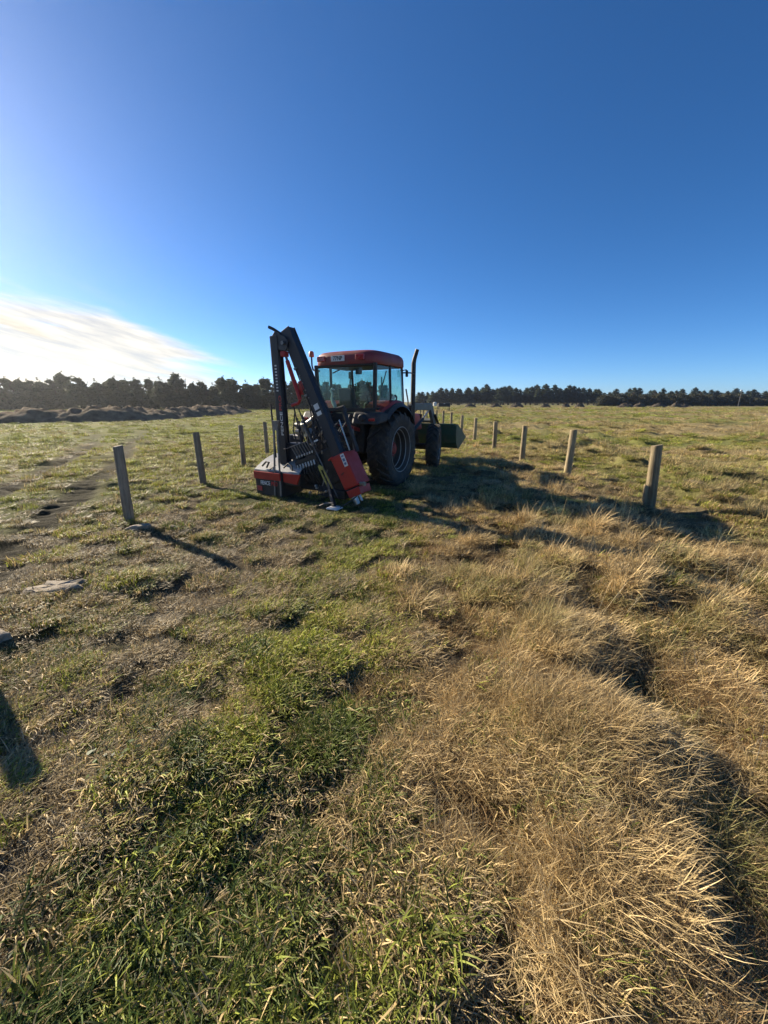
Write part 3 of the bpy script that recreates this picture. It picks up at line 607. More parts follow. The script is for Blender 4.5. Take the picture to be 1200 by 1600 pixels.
for sd_ in (1, -1):
    wheel((.765 * sd_, 0, .765), .785, .49, .45, 20, sd_, 0)
    wheel((.78 * sd_, 2.55, .575), .595, .33, .32, 18, sd_, R(14), True)
    # rear mudguard
    m = MB(); Rf = .94; n = 16; V = []; F = []; xi, xo = .34 * sd_, .98 * sd_
    for i in range(n + 1):
        th = R(32 + i * (134 - 32) / n); y, z = Rf * math.cos(th), .78 + Rf * math.sin(th)
        if th > R(120): y -= .05 * (th - R(120)) / R(48)
        y2, z2 = (Rf - .03) * math.cos(th), .78 + (Rf - .03) * math.sin(th); ye, ze = (Rf - .075) * math.cos(th), .78 + (Rf - .075) * math.sin(th)
        V += [(xi, y, z), (xo - .05 * sd_, y, z), (xo, ye, ze), (xo - .015 * sd_, ye, ze), (xo - .06 * sd_, y2, z2), (xi, y2, z2)]
    for i in range(n):
        for j in range(6): F.append((6 * i + j, 6 * i + (j + 1) % 6, 6 * i + 6 + (j + 1) % 6, 6 * i + 6 + j))
    F += [tuple(range(6)), tuple(6 * n + j for j in range(5, -1, -1))]
    fen = m.raw(V, F).build('mudguard', 'black_plastic', trac, True, angle=35)
    # red cap on the mudguard
    m = MB(); V = []; F = []; n = 9
    for i in range(n + 1):
        th = R(40 + i * 94 / n); r1 = Rf + .06 - .03 * abs(i / n - .4); y, z = r1 * math.cos(th), .78 + r1 * math.sin(th); y0, z0 = (Rf - .002) * math.cos(th), .78 + (Rf - .002) * math.sin(th); k = .90 if i < n - 1 else .84
        V += [(.36 * sd_, y0, z0), (.37 * sd_, y, z), (k * sd_ - .04 * sd_, y, z), (k * sd_, y0, z0)]
    for i in range(n):
        for j in range(3): F.append((4 * i + j, 4 * i + j + 1, 4 * i + 5 + j, 4 * i + 4 + j))
    F += [(0, 1, 2, 3), tuple(4 * n + j for j in (3, 2, 1, 0))]
    m.raw(V, F).build('red_cap', 'red_paint', fen, True, angle=30)
    # moulded tail of the mudguard with its lamp
    th = R(146); y, z = -.80, 1.33
    m = MB(); m.hexa([(xi, -.60, 1.36), (.96 * sd_, -.60, 1.36), (.93 * sd_, -.97, 1.32), (xi, -1.0, 1.32), (xi, -.58, 1.54), (.96 * sd_, -.58, 1.54), (.88 * sd_, -.84, 1.56), (xi, -.88, 1.56)])
    m.build('tail_moulding', 'black_plastic', fen, bevel=.05, seg=3)
    MB().lathe([(.08, .0), (.08, .085), (-.02, .08), (-.055, .055), (-.06, 0)], (.56 * sd_, -.93, 1.44), 'Y', 24).build('lamp_housing', 'black_plastic', fen, True)
    MB().box((.78 * sd_, -.945, 1.41), (.13, .03, .05)).build('tail_lamp', 'red_lens', fen, bevel=.01)

# cab roof: rounded superellipse shell
def ring(z, k, cy=.06, hx=.76, hy=.76, n=48, e=5.0, dy=0):
    out = []
    for i in range(n):
        a = 2 * math.pi * i / n; c, s_ = math.cos(a), math.sin(a)
        out.append((hx * k * math.copysign(abs(c) ** (2 / e), c), cy + dy + hy * k * math.copysign(abs(s_) ** (2 / e), s_), z))
    return out
V = []; rings = [(2.445, .93), (2.445, .985), (2.47, 1.0), (2.58, .995), (2.645, .965), (2.69, .89), (2.715, .74), (2.725, .45), (2.728, .12)]
for z, k in rings: V += ring(z, k)
n = 48; F = [(k * n + i, k * n + (i + 1) % n, (k + 1) * n + (i + 1) % n, (k + 1) * n + i) for k in range(len(rings) - 1) for i in range(n)] + [tuple(range(n)), tuple((len(rings) - 1) * n + i for i in range(n))]
roof = MB().raw(V, F).build('cab_roof', 'roof_red', trac, True, angle=50)
for x in (-.50, .40):
    MB().box((x, -.700, 2.565), (.20, .03, .10)).build('work_lamp', 'red_lens', roof, bevel=.012)
pl = MB().box((-.10, -.706, 2.56), (.31, .012, .105)).build('number_plate', 'white_mark', roof, bevel=.004)
text_part('plate_lettering', '77NP', .105, 'black_mark', pl, Matrix.Translation((-.10, -.714, 2.56)) @ Matrix.Rotation(R(90), 4, 'X'), .001, .9)
MB().box((.0, -.10, 2.432), (1.30, 1.20, .02)).build('roof_lining', 'black_plastic', roof)
# pillars and sills
PIL = {'rl': ((-.665, -.61, 1.60), (-.69, -.62, 2.46)), 'rr': ((.665, -.61, 1.60), (.69, -.62, 2.46)), 'bl': ((-.735, -.04, 1.55), (-.72, -.06, 2.46)), 'br': ((.735, -.04, 1.55), (.72, -.06, 2.46)), 'al': ((-.66, .84, 1.00), (-.64, .70, 2.46)), 'ar': ((.66, .84, 1.00), (.64, .70, 2.46))}
for k, (p, q) in PIL.items():
    wd = .07 if k[0] == 'r' else .05
    MB().bar(p, q, wd, wd * .9).build('cab_pillar', 'black_metal', trac, bevel=.01)
m = MB(); m.box((0, -.615, 1.585), (1.36, .07, .075)); m.box((0, -.615, 2.425), (1.38, .05, .05)); m.build('rear_window_frame', 'black_metal', trac, bevel=.008)
for s_ in (-1, 1):
    MB().bar((s_ * .70, -.57, 1.60), (s_ * .735, .05, 1.58), .06, .07, (0, 0, 1)).build('side_sill', 'black_metal', trac, bevel=.008)
    MB().bar((s_ * .735, .05, 1.56), (s_ * .66, .82, 1.50), .05, .06, (0, 0, 1)).build('door_sill', 'black_metal', trac, bevel=.008)
m = MB(); m.box((0, -.05, 1.12), (.80, 1.10, .82)); m.box((0, .55, 1.05), (1.20, .5, .12)); m.build('cab_base', 'black_plastic', trac, bevel=.03)
def pane(name, p, th=.006):
    p = [Vector(v) for v in p]; nrm = (p[1] - p[0]).cross(p[3] - p[0]).normalized() * th
    return MB().hexa(p + [v + nrm for v in p]).build(name, 'cab_glass', trac)
pane('rear_window', [(-.62, -.625, 1.625), (.62, -.625, 1.625), (.645, -.632, 2.40), (-.645, -.632, 2.40)])
pane('windscreen', [(-.62, .84, 1.5), (.62, .84, 1.5), (.60, .715, 2.42), (-.60, .715, 2.42)])
for s_ in (-1, 1):
    pane('quarter_window', [(s_ * .69, -.56, 1.64), (s_ * .737, -.07, 1.62), (s_ * .722, -.09, 2.42), (s_ * .70, -.58, 2.42)])
    pane('door_window', [(s_ * .737, -.01, 1.60), (s_ * .668, .80, 1.54), (s_ * .645, .68, 2.42), (s_ * .72, -.03, 2.42)])
    MB().tube([(s_ * .755, .10, 1.75), (s_ * .79, .12, 1.78), (s_ * .79, .14, 1.84), (s_ * .75, .12, 1.88)], .018, 8).build('door_handle', 'black_plastic', trac, True)
# interior
seat = MB().hexa([(-.36, -.30, 1.50), (.04, -.30, 1.50), (.04, -.18, 1.50), (-.36, -.18, 1.50), (-.34, -.40, 2.02), (.02, -.40, 2.02), (.02, -.30, 2.02), (-.34, -.30, 2.02)]).build('seat', 'seat_fabric', trac, bevel=.04, seg=3)
MB().box((-.16, -.02, 1.52), (.42, .44, .12)).build('seat_cushion', 'seat_fabric', seat, bevel=.04, seg=3)
m = MB(); m.lathe([(-.012, .19), (0, .178), (.012, .19), (0, .202)], (-.12, .50, 1.88), 'Z', 24, True); m.tube([(-.12, .62, 1.45), (-.12, .50, 1.88)], .03, 8); m.box((-.12, .5, 1.88), (.36, .03, .015)); m.build('steering_wheel', 'black_plastic', trac, True)
MB().hexa([(-.30, .55, 1.3), (.10, .55, 1.3), (.10, .80, 1.3), (-.30, .80, 1.3), (-.26, .58, 1.72), (.06, .58, 1.72), (.08, .74, 1.76), (-.28, .74, 1.76)]).build('dashboard', 'black_plastic', trac, bevel=.03)
m = MB(); m.tube([(-.30, -.60, 2.30), (-.10, -.605, 2.37), (.02, -.605, 2.385)], .012, 6); m.build('rear_wiper', 'black_metal', trac)
m = MB(); m.tube([(-.46, .30, 1.62), (-.46, .32, 2.2), (-.40, .34, 2.4)], .016, 6); m.tube([(.20, .60, 1.7), (.24, .55, 2.1), (.34, .55, 2.4)], .014, 6); m.tube([(.36, .2, 1.6), (.40, .2, 2.05), (.40, .2, 2.25)], .014, 6); m.build('cab_rails', 'black_metal', trac, True)
MB().tube([(-.29, -.56, 1.63), (-.33, -.56, 1.72), (-.37, -.56, 1.80), (-.36, -.56, 1.90), (-.39, -.56, 1.97), (-.35, -.56, 2.00), (-.30, -.56, 1.98)], [.035, .045, .028, .02, .026, .024, .012], 8).build('sun_glint_lever', 'white_mark', trac, True)  # white colour stands for sun reflecting off the lever
MB().box((.30, -.58, 2.32), (.13, .06, .12)).build('cab_lamp', 'black_plastic', trac, bevel=.02)
# beacon
bc = MB().tube([(-.70, -.50, 2.36), (-.79, -.50, 2.355), (-.86, -.50, 2.39), (-.885, -.50, 2.47), (-.885, -.50, 2.64)], .018, 8).build('beacon_stalk', 'black_metal', trac, True)
MB().lathe([(0, 0), (0, .052), (.03, .055), (.09, .05), (.115, .03), (.12, 0)], (-.885, -.50, 2.64), 'Z', 16).build('beacon', 'orange_lens', bc, True)
# exhaust
ex = MB().tube([(.565, 1.55, 1.0), (.565, 1.55, 1.9), (.565, 1.55, 2.62), (.585, 1.55, 2.72), (.655, 1.55, 2.93)], [.058, .058, .056, .050, .044], 14).build('exhaust_stack', 'black_metal', trac, True)
MB().tube([(.63, .78, 2.36), (.72, 1.0, 2.37), (.60, 1.52, 2.38)], .016, 6).build('stay_bar', 'black_metal', ex, True)
for s_ in (-1, 1):
    mr = MB().tube([(s_ * .64, .72, 2.40), (s_ * .74, .74, 2.42), (s_ * .74, .74, 2.36)], .012, 6).build('mirror_arm', 'black_metal', trac)
    MB().box((s_ * .74, .76, 2.34), (.06, .04, .14)).build('mirror', 'black_plastic', mr, bevel=.012)
    gr = MB().tube([(s_ * .70, .92, 1.05), (s_ * .71, .92, 1.75), (s_ * .68, .86, 2.02)], .018, 8).build('grab_rail', 'dull_steel', trac, True)
# bonnet, chassis, engine
MB().hexa([(-.30, .86, 1.02), (.30, .86, 1.02), (.27, 3.0, .98), (-.27, 3.0, .98), (-.27, .86, 1.58), (.27, .86, 1.58), (.22, 2.9, 1.42), (-.22, 2.9, 1.42)]).build('bonnet', 'red_paint', trac, bevel=.06, seg=4)
MB().box((0, 3.005, 1.22), (.48, .03, .38)).build('grille', 'black_plastic', trac, bevel=.01)
m = MB(); m.box((0, .2, .72), (.48, 1.3, .52)); m.box((0, 1.7, .78), (.42, 2.3, .42)); m.box((0, 2.6, .62), (.34, .9, .22)); m.build('chassis', 'black_metal', trac, bevel=.03)
MB().tube([(-.72, 0, .765), (.72, 0, .765)], .13, 16).build('rear_axle', 'black_metal', trac, True); MB().tube([(-.62, 2.55, .56), (.62, 2.55, .56)], .085, 12).build('front_axle', 'black_metal', trac, True)
fu = MB().box((.50, 1.05, .74), (.30, .75, .42)).build('fuel_tank', 'black_plastic', trac, bevel=.05, seg=3)
MB().box((-.50, 1.05, .74), (.30, .75, .42)).build('battery_box', 'black_plastic', trac, bevel=.05, seg=3)
for z in (.42, .68): MB().box((.74, .98, z), (.20, .32, .035)).build('step', 'black_metal', trac, bevel=.006)
# loader arms and bucket
for s_ in (-1, 1):
    x = .52 * s_
    arm = MB().prism([(1.42, 1.58), (1.5, 1.70), (2.86, 1.70), (3.02, 1.62), (3.62, .66), (3.50, .56), (2.84, 1.52), (1.5, 1.54)], 0, x - .045, x + .045).build('loader_arm', 'loader_grey', trac, bevel=.012)
    MB().prism([(1.38, .70), (1.62, .70), (1.60, 1.66), (1.42, 1.66)], 0, x - .07, x + .07).build('loader_mast', 'black_metal', trac, bevel=.012)
    cy = MB().tube([(x, 1.58, .98), (x, 2.35, 1.30)], .045, 12).build('lift_cylinder', 'black_metal', arm, True)
    MB().tube([(x, 2.35, 1.30), (x, 2.78, 1.52)], .024, 10).build('piston_rod', 'steel', arm, True)
    MB().tube([(x + .08 * s_, 3.08, 1.38), (x + .08 * s_, 3.55, .98)], .035, 10).build('crowd_cylinder', 'black_metal', arm, True)
    MB().tube([(x - .03, 1.55, 1.40), (x, 2.0, 1.56), (x - .02, 2.5, 1.76), (x, 2.95, 1.58)], .014, 6).build('hose', 'black_plastic', arm, True)
MB().box((0, 3.22, 1.22), (.98, .09, .12), (R(-55), 0, 0)).build('cross_tube', 'loader_grey', trac, bevel=.02)
prof = [(3.62, 1.10), (3.64, .80), (3.70, .56), (3.84, .40), (4.00, .385), (4.72, .66)]
bk = MB(); W = 1.05
for (a, b_), (c_, d_) in zip(prof[:-1], prof[1:]):
    t_ = Vector((c_ - a, d_ - b_)).normalized(); q = Vector((-t_.y, t_.x)) * .018
    bk.hexa([(-W, a, b_), (W, a, b_), (W, c_, d_), (-W, c_, d_), (-W, a + q.x, b_ + q.y), (W, a + q.x, b_ + q.y), (W, c_ + q.x, d_ + q.y), (-W, c_ + q.x, d_ + q.y)])
bk = bk.build('bucket', 'bucket_green', trac)
for s_ in (-1, 1): MB().prism([(3.63, 1.11), (3.78, 1.10), (4.74, .67), (4.0, .38), (3.84, .395), (3.69, .56), (3.63, .80)], 0, s_ * W, s_ * (W + .022)).build('side_plate', 'bucket_green', bk, bevel=.004)
MB().box((0, 3.61, 1.09), (2.10, .06, .07)).build('top_lip', 'bucket_green', bk, bevel=.01)
for x in (-.55, .55): MB().prism([(3.48, .55), (3.66, .62), (3.64, 1.02), (3.50, 1.02)], 0, x - .05, x + .05).build('bucket_bracket', 'black_metal', bk, bevel=.008)
# rear linkage
m = MB(); m.box((0, -.50, .80), (.46, .45, .60)); m.box((0, -.62, 1.22), (.62, .25, .26)); m.build('rear_housing', 'black_metal', trac, bevel=.03)
for s_ in (-1, 1):
    MB().bar((s_ * .26, -.25, .52), (s_ * .42, -1.20, .50), .05, .09, (0, 0, 1)).build('lower_link', 'black_metal', trac, bevel=.012)
    MB().bar((s_ * .28, -.55, 1.18), (s_ * .36, -.98, 1.26), .06, .07, (0, 0, 1)).build('lift_arm', 'red_paint', trac, bevel=.012)
    MB().tube([(s_ * .36, -.96, 1.24), (s_ * .38, -.90, .53)], .028, 8).build('lift_rod', 'dull_steel', trac, True)
MB().tube([(0, -.70, 1.10), (0, -1.30, 1.14)], .03, 8).build('top_link', 'red_paint', trac, True)
for i in range(4): MB().lathe([(0, 0), (0, .028), (-.09, .028), (-.10, .018), (-.10, 0)], (-.12 + .08 * i, -.74, 1.30), 'Y', 10).build('coupling', 'red_paint' if i % 2 else 'dull_steel', trac, True)
for i, (a, b_) in enumerate([((.10, -.78, 1.30), (.28, -1.5, 1.30)), ((.02, -.80, 1.30), (.2, -1.5, 1.0)), ((-.1, -.80, 1.32), (-.2, -1.5, 1.1)), ((.2, -.72, 1.45), (.4, -1.45, 1.2))]):
    a, b_ = Vector(a), Vector(b_); mid = (a + b_) / 2 + Vector((.05 * (i - 1), -.05, .14 if i % 2 else -.18)); MB().tube([a, (a + mid) / 2 + Vector((0, -.03, .04)), mid, (mid + b_) / 2, b_], .016, 7).build('hydraulic_hose', 'black_plastic', trac, True)

# ------------------------------------------------------------------ post driver carried on the linkage
OY = 1.9
base_w = Matrix.Translation(TRACTOR_LOC) @ Matrix.Rotation(TRACTOR_ROT, 4, 'Z') @ Vector((0, -OY, 0))
drv = empty('post_driver', base_w, TRACTOR_ROT); tag(drv, 'black and red post driver with folded mast behind the tractor', 'post driver')
class DB(MB):
    def build(s, name, mat, parent=None, **k):
        s.v = [(a, b + OY, c) for a, b, c in s.v]; return MB.build(s, name, mat, parent or drv, **k)
# carrying frame
m = DB(); m.box((-.05, -1.36, .46), (1.75, .12, .14)); m.box((-.05, -1.62, .34), (1.75, .10, .12)); m.box((-.42, -1.30, .62), (.10, .16, .42)); m.box((.42, -1.30, .62), (.10, .16, .42)); m.box((0, -1.34, 1.0), (.16, .12, .5)); m.build('carrying_frame', 'black_metal', bevel=.012)
m = DB(); m.bar((-.42, -1.30, .80), (-.06, -1.34, 1.2), .06, .05); m.bar((.42, -1.30, .80), (.06, -1.34, 1.2), .06, .05); m.build('headstock', 'black_metal', bevel=.01)
m = DB(); m.box((.42, -1.78, .62), (.46, .30, .62), (0, R(-26), 0)); m.box((.55, -1.76, .34), (.5, .28, .26)); m.build('slide_carriage', 'black_metal', bevel=.02)
m = DB(); m.box((.22, -1.72, .30), (1.0, .26, .30)); m.box((.62, -1.80, .16), (.34, .34, .16)); m.box((-.15, -1.70, .62), (.5, .2, .3)); m.build('lower_frame', 'black_metal', bevel=.02)
# leaning main mast: boxed H section
P0, P1 = Vector((.93, -1.93, .20)), Vector((-.34, -1.93, 2.93)); ax = (P1 - P0).normalized(); pr = Vector((ax.z, 0, -ax.x))
mast = DB()
mast.bar(P0, P1, .19, .022)
mast.bar(P0 + Vector((0, .15, 0)), P1 + Vector((0, .15, 0)), .19, .022)
mast.bar(P0 + pr * .07 + Vector((0, .075, 0)), P1 + pr * .07 + Vector((0, .075, 0)), .02, .128)
mast.bar(P0 - pr * .07 + Vector((0, .075, 0)), P1 - pr * .07 + Vector((0, .075, 0)), .02, .128)
mast = mast.build('main_mast', 'navy_black', bevel=.005)
def on_mast(t, off=0, y=-1.945): p = P0 + (P1 - P0) * t + pr * off; return Vector((p.x, y, p.z))
for t, ln in ((.535, .10), (.495, .07)):
    DB().bar(on_mast(t - ln / 6.2, .0, -1.9425), on_mast(t + ln / 6.2, .0, -1.9425), .10, .004).build('warning_label', 'white_mark', mast)
for i in range(9):
    p = on_mast(.42 + .045 * i, -.07); DB().lathe([(0, 0), (0, .013), (-.014, .013), (-.014, 0)], (p.x, -1.942, p.z), 'Y', 8).build('bolt', 'dull_steel', mast)
q0 = on_mast(.12, -.155, -1.84); q1 = on_mast(.66, -.155, -1.84)
DB().bar(q0, q1, .05, .05).build('guide_rail', 'black_metal', mast, bevel=.005)
# upright folded mast with lettering
U0, U1 = Vector((-.515, -1.99, .62)), Vector((-.545, -1.99, 2.83))
um = DB(); um.bar(U0, U1, .15, .02); um.bar(U0 + Vector((0, .12, 0)), U1 + Vector((0, .12, 0)), .15, .02); um.bar(U0 + Vector((.03, .06, 0)), U1 + Vector((.03, .06, 0)), .025, .10); um.bar(U0 + Vector((-.095, .07, .0)), U1 + Vector((-.095, .07, 0)), .035, .10); um = um.build('folded_mast', 'navy_black', bevel=.004)
def vtext(name, body, size, mat, x, z, sx=1.0):
    M = Matrix.Translation((x, -2.0025 + OY, z)) @ Matrix.Rotation(R(90), 4, 'X') @ Matrix.Rotation(R(90), 4, 'Z'); text_part(name, body, size, mat, um, M, .001, sx)
vtext('lettering', 'FENCE', .078, 'white_mark', -.485, 1.36, 1.85); vtext('red_lettering', 'PRO', .078, 'red_mark', -.492, 1.72, 1.75)
for i in range(9): DB().box((-.535 - .0006 * i, -2.002, 1.93 + .052 * i), (.040, .004, .024)).build('small_mark', 'white_mark', um)
# top hinge
m = DB()
for y in (-1.975, -1.83): m.prism([(-.50, 2.60), (-.62, 2.80), (-.52, 2.90), (-.40, 2.84), (-.30, 2.80), (-.24, 2.72), (-.30, 2.58)], 1, y - .01, y + .01)
m.build('hinge_plate', 'navy_black', bevel=.004)
DB().tube([(-.69, -1.93, 2.985), (-.60, -1.92, 2.945), (-.46, -1.90, 2.86)], .026, 10).build('hinge_arm', 'black_metal', smooth=True)
DB().tube([(-.34, -2.03, 2.70), (-.34, -1.78, 2.70)], .032, 12).build('hinge_pin', 'dull_steel', smooth=True)
# red fold cylinder and bracket
fc = DB().tube([(-.315, -1.95, 2.42), (-.20, -1.95, 2.10), (-.135, -1.95, 1.93), (-.085, -1.95, 1.78)], .036, 12).build('fold_cylinder', 'signal_red', smooth=True)
DB().tube([(-.345, -1.95, 2.52), (-.30, -1.95, 2.38)], .022, 10).build('cylinder_rod', 'dull_steel', fc, smooth=True)
DB().tube([(-.085, -1.95, 1.78), (-.12, -1.96, 1.72), (-.26, -1.97, 1.68)], .026, 10).build('cylinder_elbow', 'signal_red', fc, smooth=True)
DB().box((-.365, -1.95, 2.53), (.10, .12, .09)).build('rod_eye', 'signal_red', fc, bevel=.015)
DB().prism([(-.13, 2.08), (.02, 2.11), (.05, 1.98), (-.05, 1.93), (-.03, 1.86), (-.10, 1.86)], 1, -1.93, -1.90).build('red_bracket', 'signal_red', bevel=.005)
# rods and stand legs on the left
DB().tube([(-.72, -2.0, 1.70), (-.69, -2.0, .74)], .016, 8).build('marker_rod', 'black_metal', smooth=True)
DB().tube([(-.655, -1.9, 1.62), (-.635, -1.9, .76)], .007, 6).build('thin_rod', 'dull_steel', smooth=True)
m = DB(); m.bar((-.57, -2.12, 1.34), (-.60, -2.2, .06), .032, .02); m.bar((-.50, -2.12, 1.34), (-.455, -2.2, .06), .032, .02); m.prism([(-.61, 1.42), (-.43, 1.42), (-.45, 1.36), (-.50, 1.25), (-.56, 1.25), (-.60, 1.36)], 1, -2.135, -2.10); m.build('stand_leg', 'dull_steel', bevel=.003)
# oil tank behind the folded mast and pale hydraulic gear
DB().lathe([(-.20, 0), (-.20, .15), (-.17, .17), (.17, .17), (.20, .15), (.20, 0)], (-.70, -1.42, .92), 'Z', 20).build('oil_tank', 'black_plastic', smooth=True)
DB().box((-.34, -1.80, .86), (.34, .24, .30)).build('valve_tank', 'navy_black', bevel=.02)
DB().tube([(-.34, -1.78, 1.33), (-.20, -1.80, 1.32), (-.10, -1.82, 1.34), (.02, -1.80, 1.42), (.09, -1.78, 1.50)], [.055, .055, .05, .045, .03], 12).build('silver_pipe', 'steel', smooth=True)
m = DB(); m.lathe([(-.08, 0), (-.08, .06), (.08, .06), (.10, .045), (.10, 0)], (-.24, -1.80, 1.22), 'X', 14); m.lathe([(-.05, 0), (-.05, .045), (.06, .045), (.06, 0)], (-.33, -1.80, 1.12), 'X', 12); m.box((-.10, -1.76, 1.20), (.14, .12, .10), (0, R(-30), 0)); m.build('hydraulic_motor', 'steel', smooth=True)
# control levers
vb = DB().box((.02, -1.96, .72), (.50, .14, .12), (0, R(-19), 0)).build('valve_block', 'black_metal', bevel=.01)
DB().tube([(-.44, -2.06, .92), (-.41, -2.06, .915), (.02, -2.06, 1.055)], .011, 8).build('lever_guard', 'dull_steel', vb, smooth=True)
for i in range(7):
    x = -.26 + .058 * i; z = .955 + .020 * i
    lv = DB().tube([(x + .085, -2.02, z - .17), (x + .03, -2.05, z - .05), (x, -2.06, z + .01)], .0105, 8).build('lever', 'dull_steel', vb, smooth=True)
    DB().lathe([(0, 0), (0, .016), (.03, .018), (.045, .010), (.047, 0)], (x + .088, -2.02, z - .195), 'Z', 8).build('lever_boot', 'steel', lv, smooth=True)
for i in range(7):
    x = -.16 + .062 * i; z = .585 + .0215 * i
    DB().tube([(x - .012, -2.02, z + .045), (x + .012, -2.03, z - .035)], [.019, .015], 8).build('fitting', 'steel', vb, smooth=True)
    DB().tube([(x + .012, -2.03, z - .03), (x + .03, -2.04, z - .12), (x + .05 + .03 * math.sin(i * 2), -1.98, z - .22), (x + .12, -1.85, .22 + .03 * (i % 3)), (x + .3, -1.75, .35)], .012, 7).build('hose', 'black_plastic', vb, smooth=True)
# long prop rod with yellow turnbuckle
pr_ = DB().tube([(.02, -2.08, 1.43), (.76, -2.14, .155)], .010, 8).build('prop_rod', 'dull_steel', smooth=True)
for o_ in (-.028, .034):
    DB().bar((.415 + o_, -2.13, .655 + o_ * .55), (.61 + o_, -2.15, .325 + o_ * .55), .028, .02).build('turnbuckle_bar', 'yellow_paint', pr_, bevel=.003)
for t in (0, 1): DB().box((.418 + .195 * t, -2.13 - .02 * t, .655 - .33 * t), (.095, .03, .055), (0, R(30), 0)).build('turnbuckle_end', 'yellow_paint', pr_, bevel=.005)
DB().box((.255, -2.10, 1.04), (.055, .045, .07), (0, R(30), 0)).build('rod_clamp', 'dull_steel', pr_, bevel=.006)
DB().box((.31, -2.08, 1.10), (.085, .02, .028), (0, R(-22), 0)).build('clamp_tab', 'white_mark', pr_, bevel=.003)
DB().bar((-.0, -2.03, 1.52), (.27, -2.05, .98), .028, .02).build('brace_bar', 'black_metal', bevel=.003)
DB().bar((.47, -2.0, .60), (.36, -2.02, .30), .022, .018).build('brace_bar', 'dull_steel', bevel=.003)
# red hammer block at the foot of the mast
def rb(t, off, y): p = P0 + ax * t + pr * off; return Vector((p.x, y, p.z))
hb = DB(); hb.hexa([rb(.10, -.01, -2.10), rb(.10, .29, -2.10), rb(.10, .29, -1.70), rb(.10, -.01, -1.70), rb(.70, -.04, -2.10), rb(.70, .27, -2.10), rb(.70, .27, -1.70), rb(.70, -.04, -1.70)])
hb = hb.build('hammer_block', 'signal_red', bevel=.018, seg=3)
DB().hexa([rb(-.06, .01, -2.09), rb(-.06, .26, -2.09), rb(-.06, .26, -1.72), rb(-.06, .01, -1.72), rb(.075, -.0, -2.09), rb(.075, .28, -2.09), rb(.075, .28, -1.72), rb(.075, -.0, -1.72)]).build('lower_flange', 'signal_red', hb, bevel=.012)
DB().bar(rb(.68, -.09, -2.08), rb(.70, .02, -2.08), .03, .05).build('top_lug', 'signal_red', hb, bevel=.006)
DB().bar(rb(.46, .215, -2.103), rb(.68, .215, -2.103), .075, .004).build('rating_label', 'white_mark', hb)
for a, b_ in ((.49, .53), (.55, .60), (.63, .655)): DB().bar(rb(a, .215, -2.1065), rb(b_, .215, -2.1065), .045, .003).build('label_print', 'blue_mark', hb)
DB().bar(rb(.36, .05, -2.104), rb(.385, .115, -2.104), .012, .008).build('lifting_slot', 'black_metal', hb)
p = rb(.10, .31, -2.02); DB().lathe([(0, 0), (0, .028), (.10, .028), (.12, .04), (.15, .035), (.16, 0)], (p.x - .08, p.y, p.z), 'X', 12).build('grease_cap', 'clay', hb, smooth=True)
DB().tube([rb(-.05, .20, -2.05), rb(-.17, .21, -2.05)], .022, 10).build('guide_pin', 'steel', hb, smooth=True)
DB().tube([rb(-.06, .09, -2.05), rb(-.20, .10, -2.05)], [.06, .045], 14).build('post_cap', 'steel', hb, smooth=True)
# hammer cylinder beside the mast
DB().tube([(.69, -1.92, 1.45), (.885, -1.92, .95)], .013, 8).build('hammer_rod', 'steel', smooth=True)
DB().tube([(.70, -1.80, 1.62), (.98, -1.82, .93)], .035, 12).build('hammer_cylinder', 'black_metal', smooth=True)
DB().tube([(.56, -1.80, 1.62), (.70, -1.78, 1.66), (.74, -1.78, 1.58)], .03, 8).build('pulley_hose', 'black_plastic', smooth=True)
# stabiliser leg and foot
DB().bar((.52, -2.08, .46), (.79, -2.31, .05), .06, .06).build('stabiliser_leg', 'black_metal', bevel=.006)
ft = DB().hexa([(.70, -2.42, .012), (.92, -2.42, .012), (.92, -2.22, .012), (.70, -2.22, .012), (.72, -2.41, .045), (.90, -2.41, .045), (.90, -2.23, .045), (.72, -2.23, .045)]).build('stabiliser_foot', 'white_mark', bevel=.006)
DB().tube([(.56, -2.40, .05), (.66, -2.36, .10), (.78, -2.33, .11)], .012, 7).build('foot_chain', 'dull_steel', ft, smooth=True)
DB().tube([(.92, -2.32, .05), (1.0, -2.28, .10), (1.08, -2.2, .16), (1.12, -2.1, .22)], .010, 7).build('foot_cable', 'black_plastic', ft, smooth=True)
# power box with grey hood on the left
bx_ = DB(); bx_.hexa([(-1.09, -2.16, .03), (-.44, -2.18, .03), (-.44, -1.58, .03), (-1.09, -1.58, .03), (-1.11, -2.17, .50), (-.44, -2.19, .50), (-.44, -1.56, .50), (-1.11, -1.56, .50)]); bx_.hexa([(-.435, -2.12, .26), (-.10, -2.10, .26), (-.10, -1.62, .26), (-.435, -1.62, .26), (-.435, -2.14, .50), (-.02, -2.12, .50), (-.02, -1.60, .50), (-.435, -1.60, .50)])
pb = bx_.build('power_box', 'black_plastic', bevel=.015)
DB().hexa([(-1.10, -2.190, .345), (-.45, -2.210, .345), (-.45, -2.175, .345), (-1.10, -2.155, .345), (-1.105, -2.190, .485), (-.45, -2.210, .485), (-.45, -2.175, .485), (-1.105, -2.155, .485)]).build('red_panel', 'signal_red', pb, bevel=.006)
DB().hexa([(-.41, -2.160, .325), (-.12, -2.140, .295), (-.12, -2.11, .295), (-.41, -2.13, .325), (-.41, -2.165, .485), (-.03, -2.145, .485), (-.03, -2.11, .485), (-.41, -2.13, .485)]).build('red_panel', 'signal_red', pb, bevel=.006)
M_ = Matrix.Translation((-.82, -2.1965 + OY, .275)) @ Matrix.Rotation(R(-1.75), 4, 'Z') @ Matrix.Rotation(R(90), 4, 'X')
text_part('lettering', 'FENCE', .105, 'white_mark', pb, M_, .002, .78)
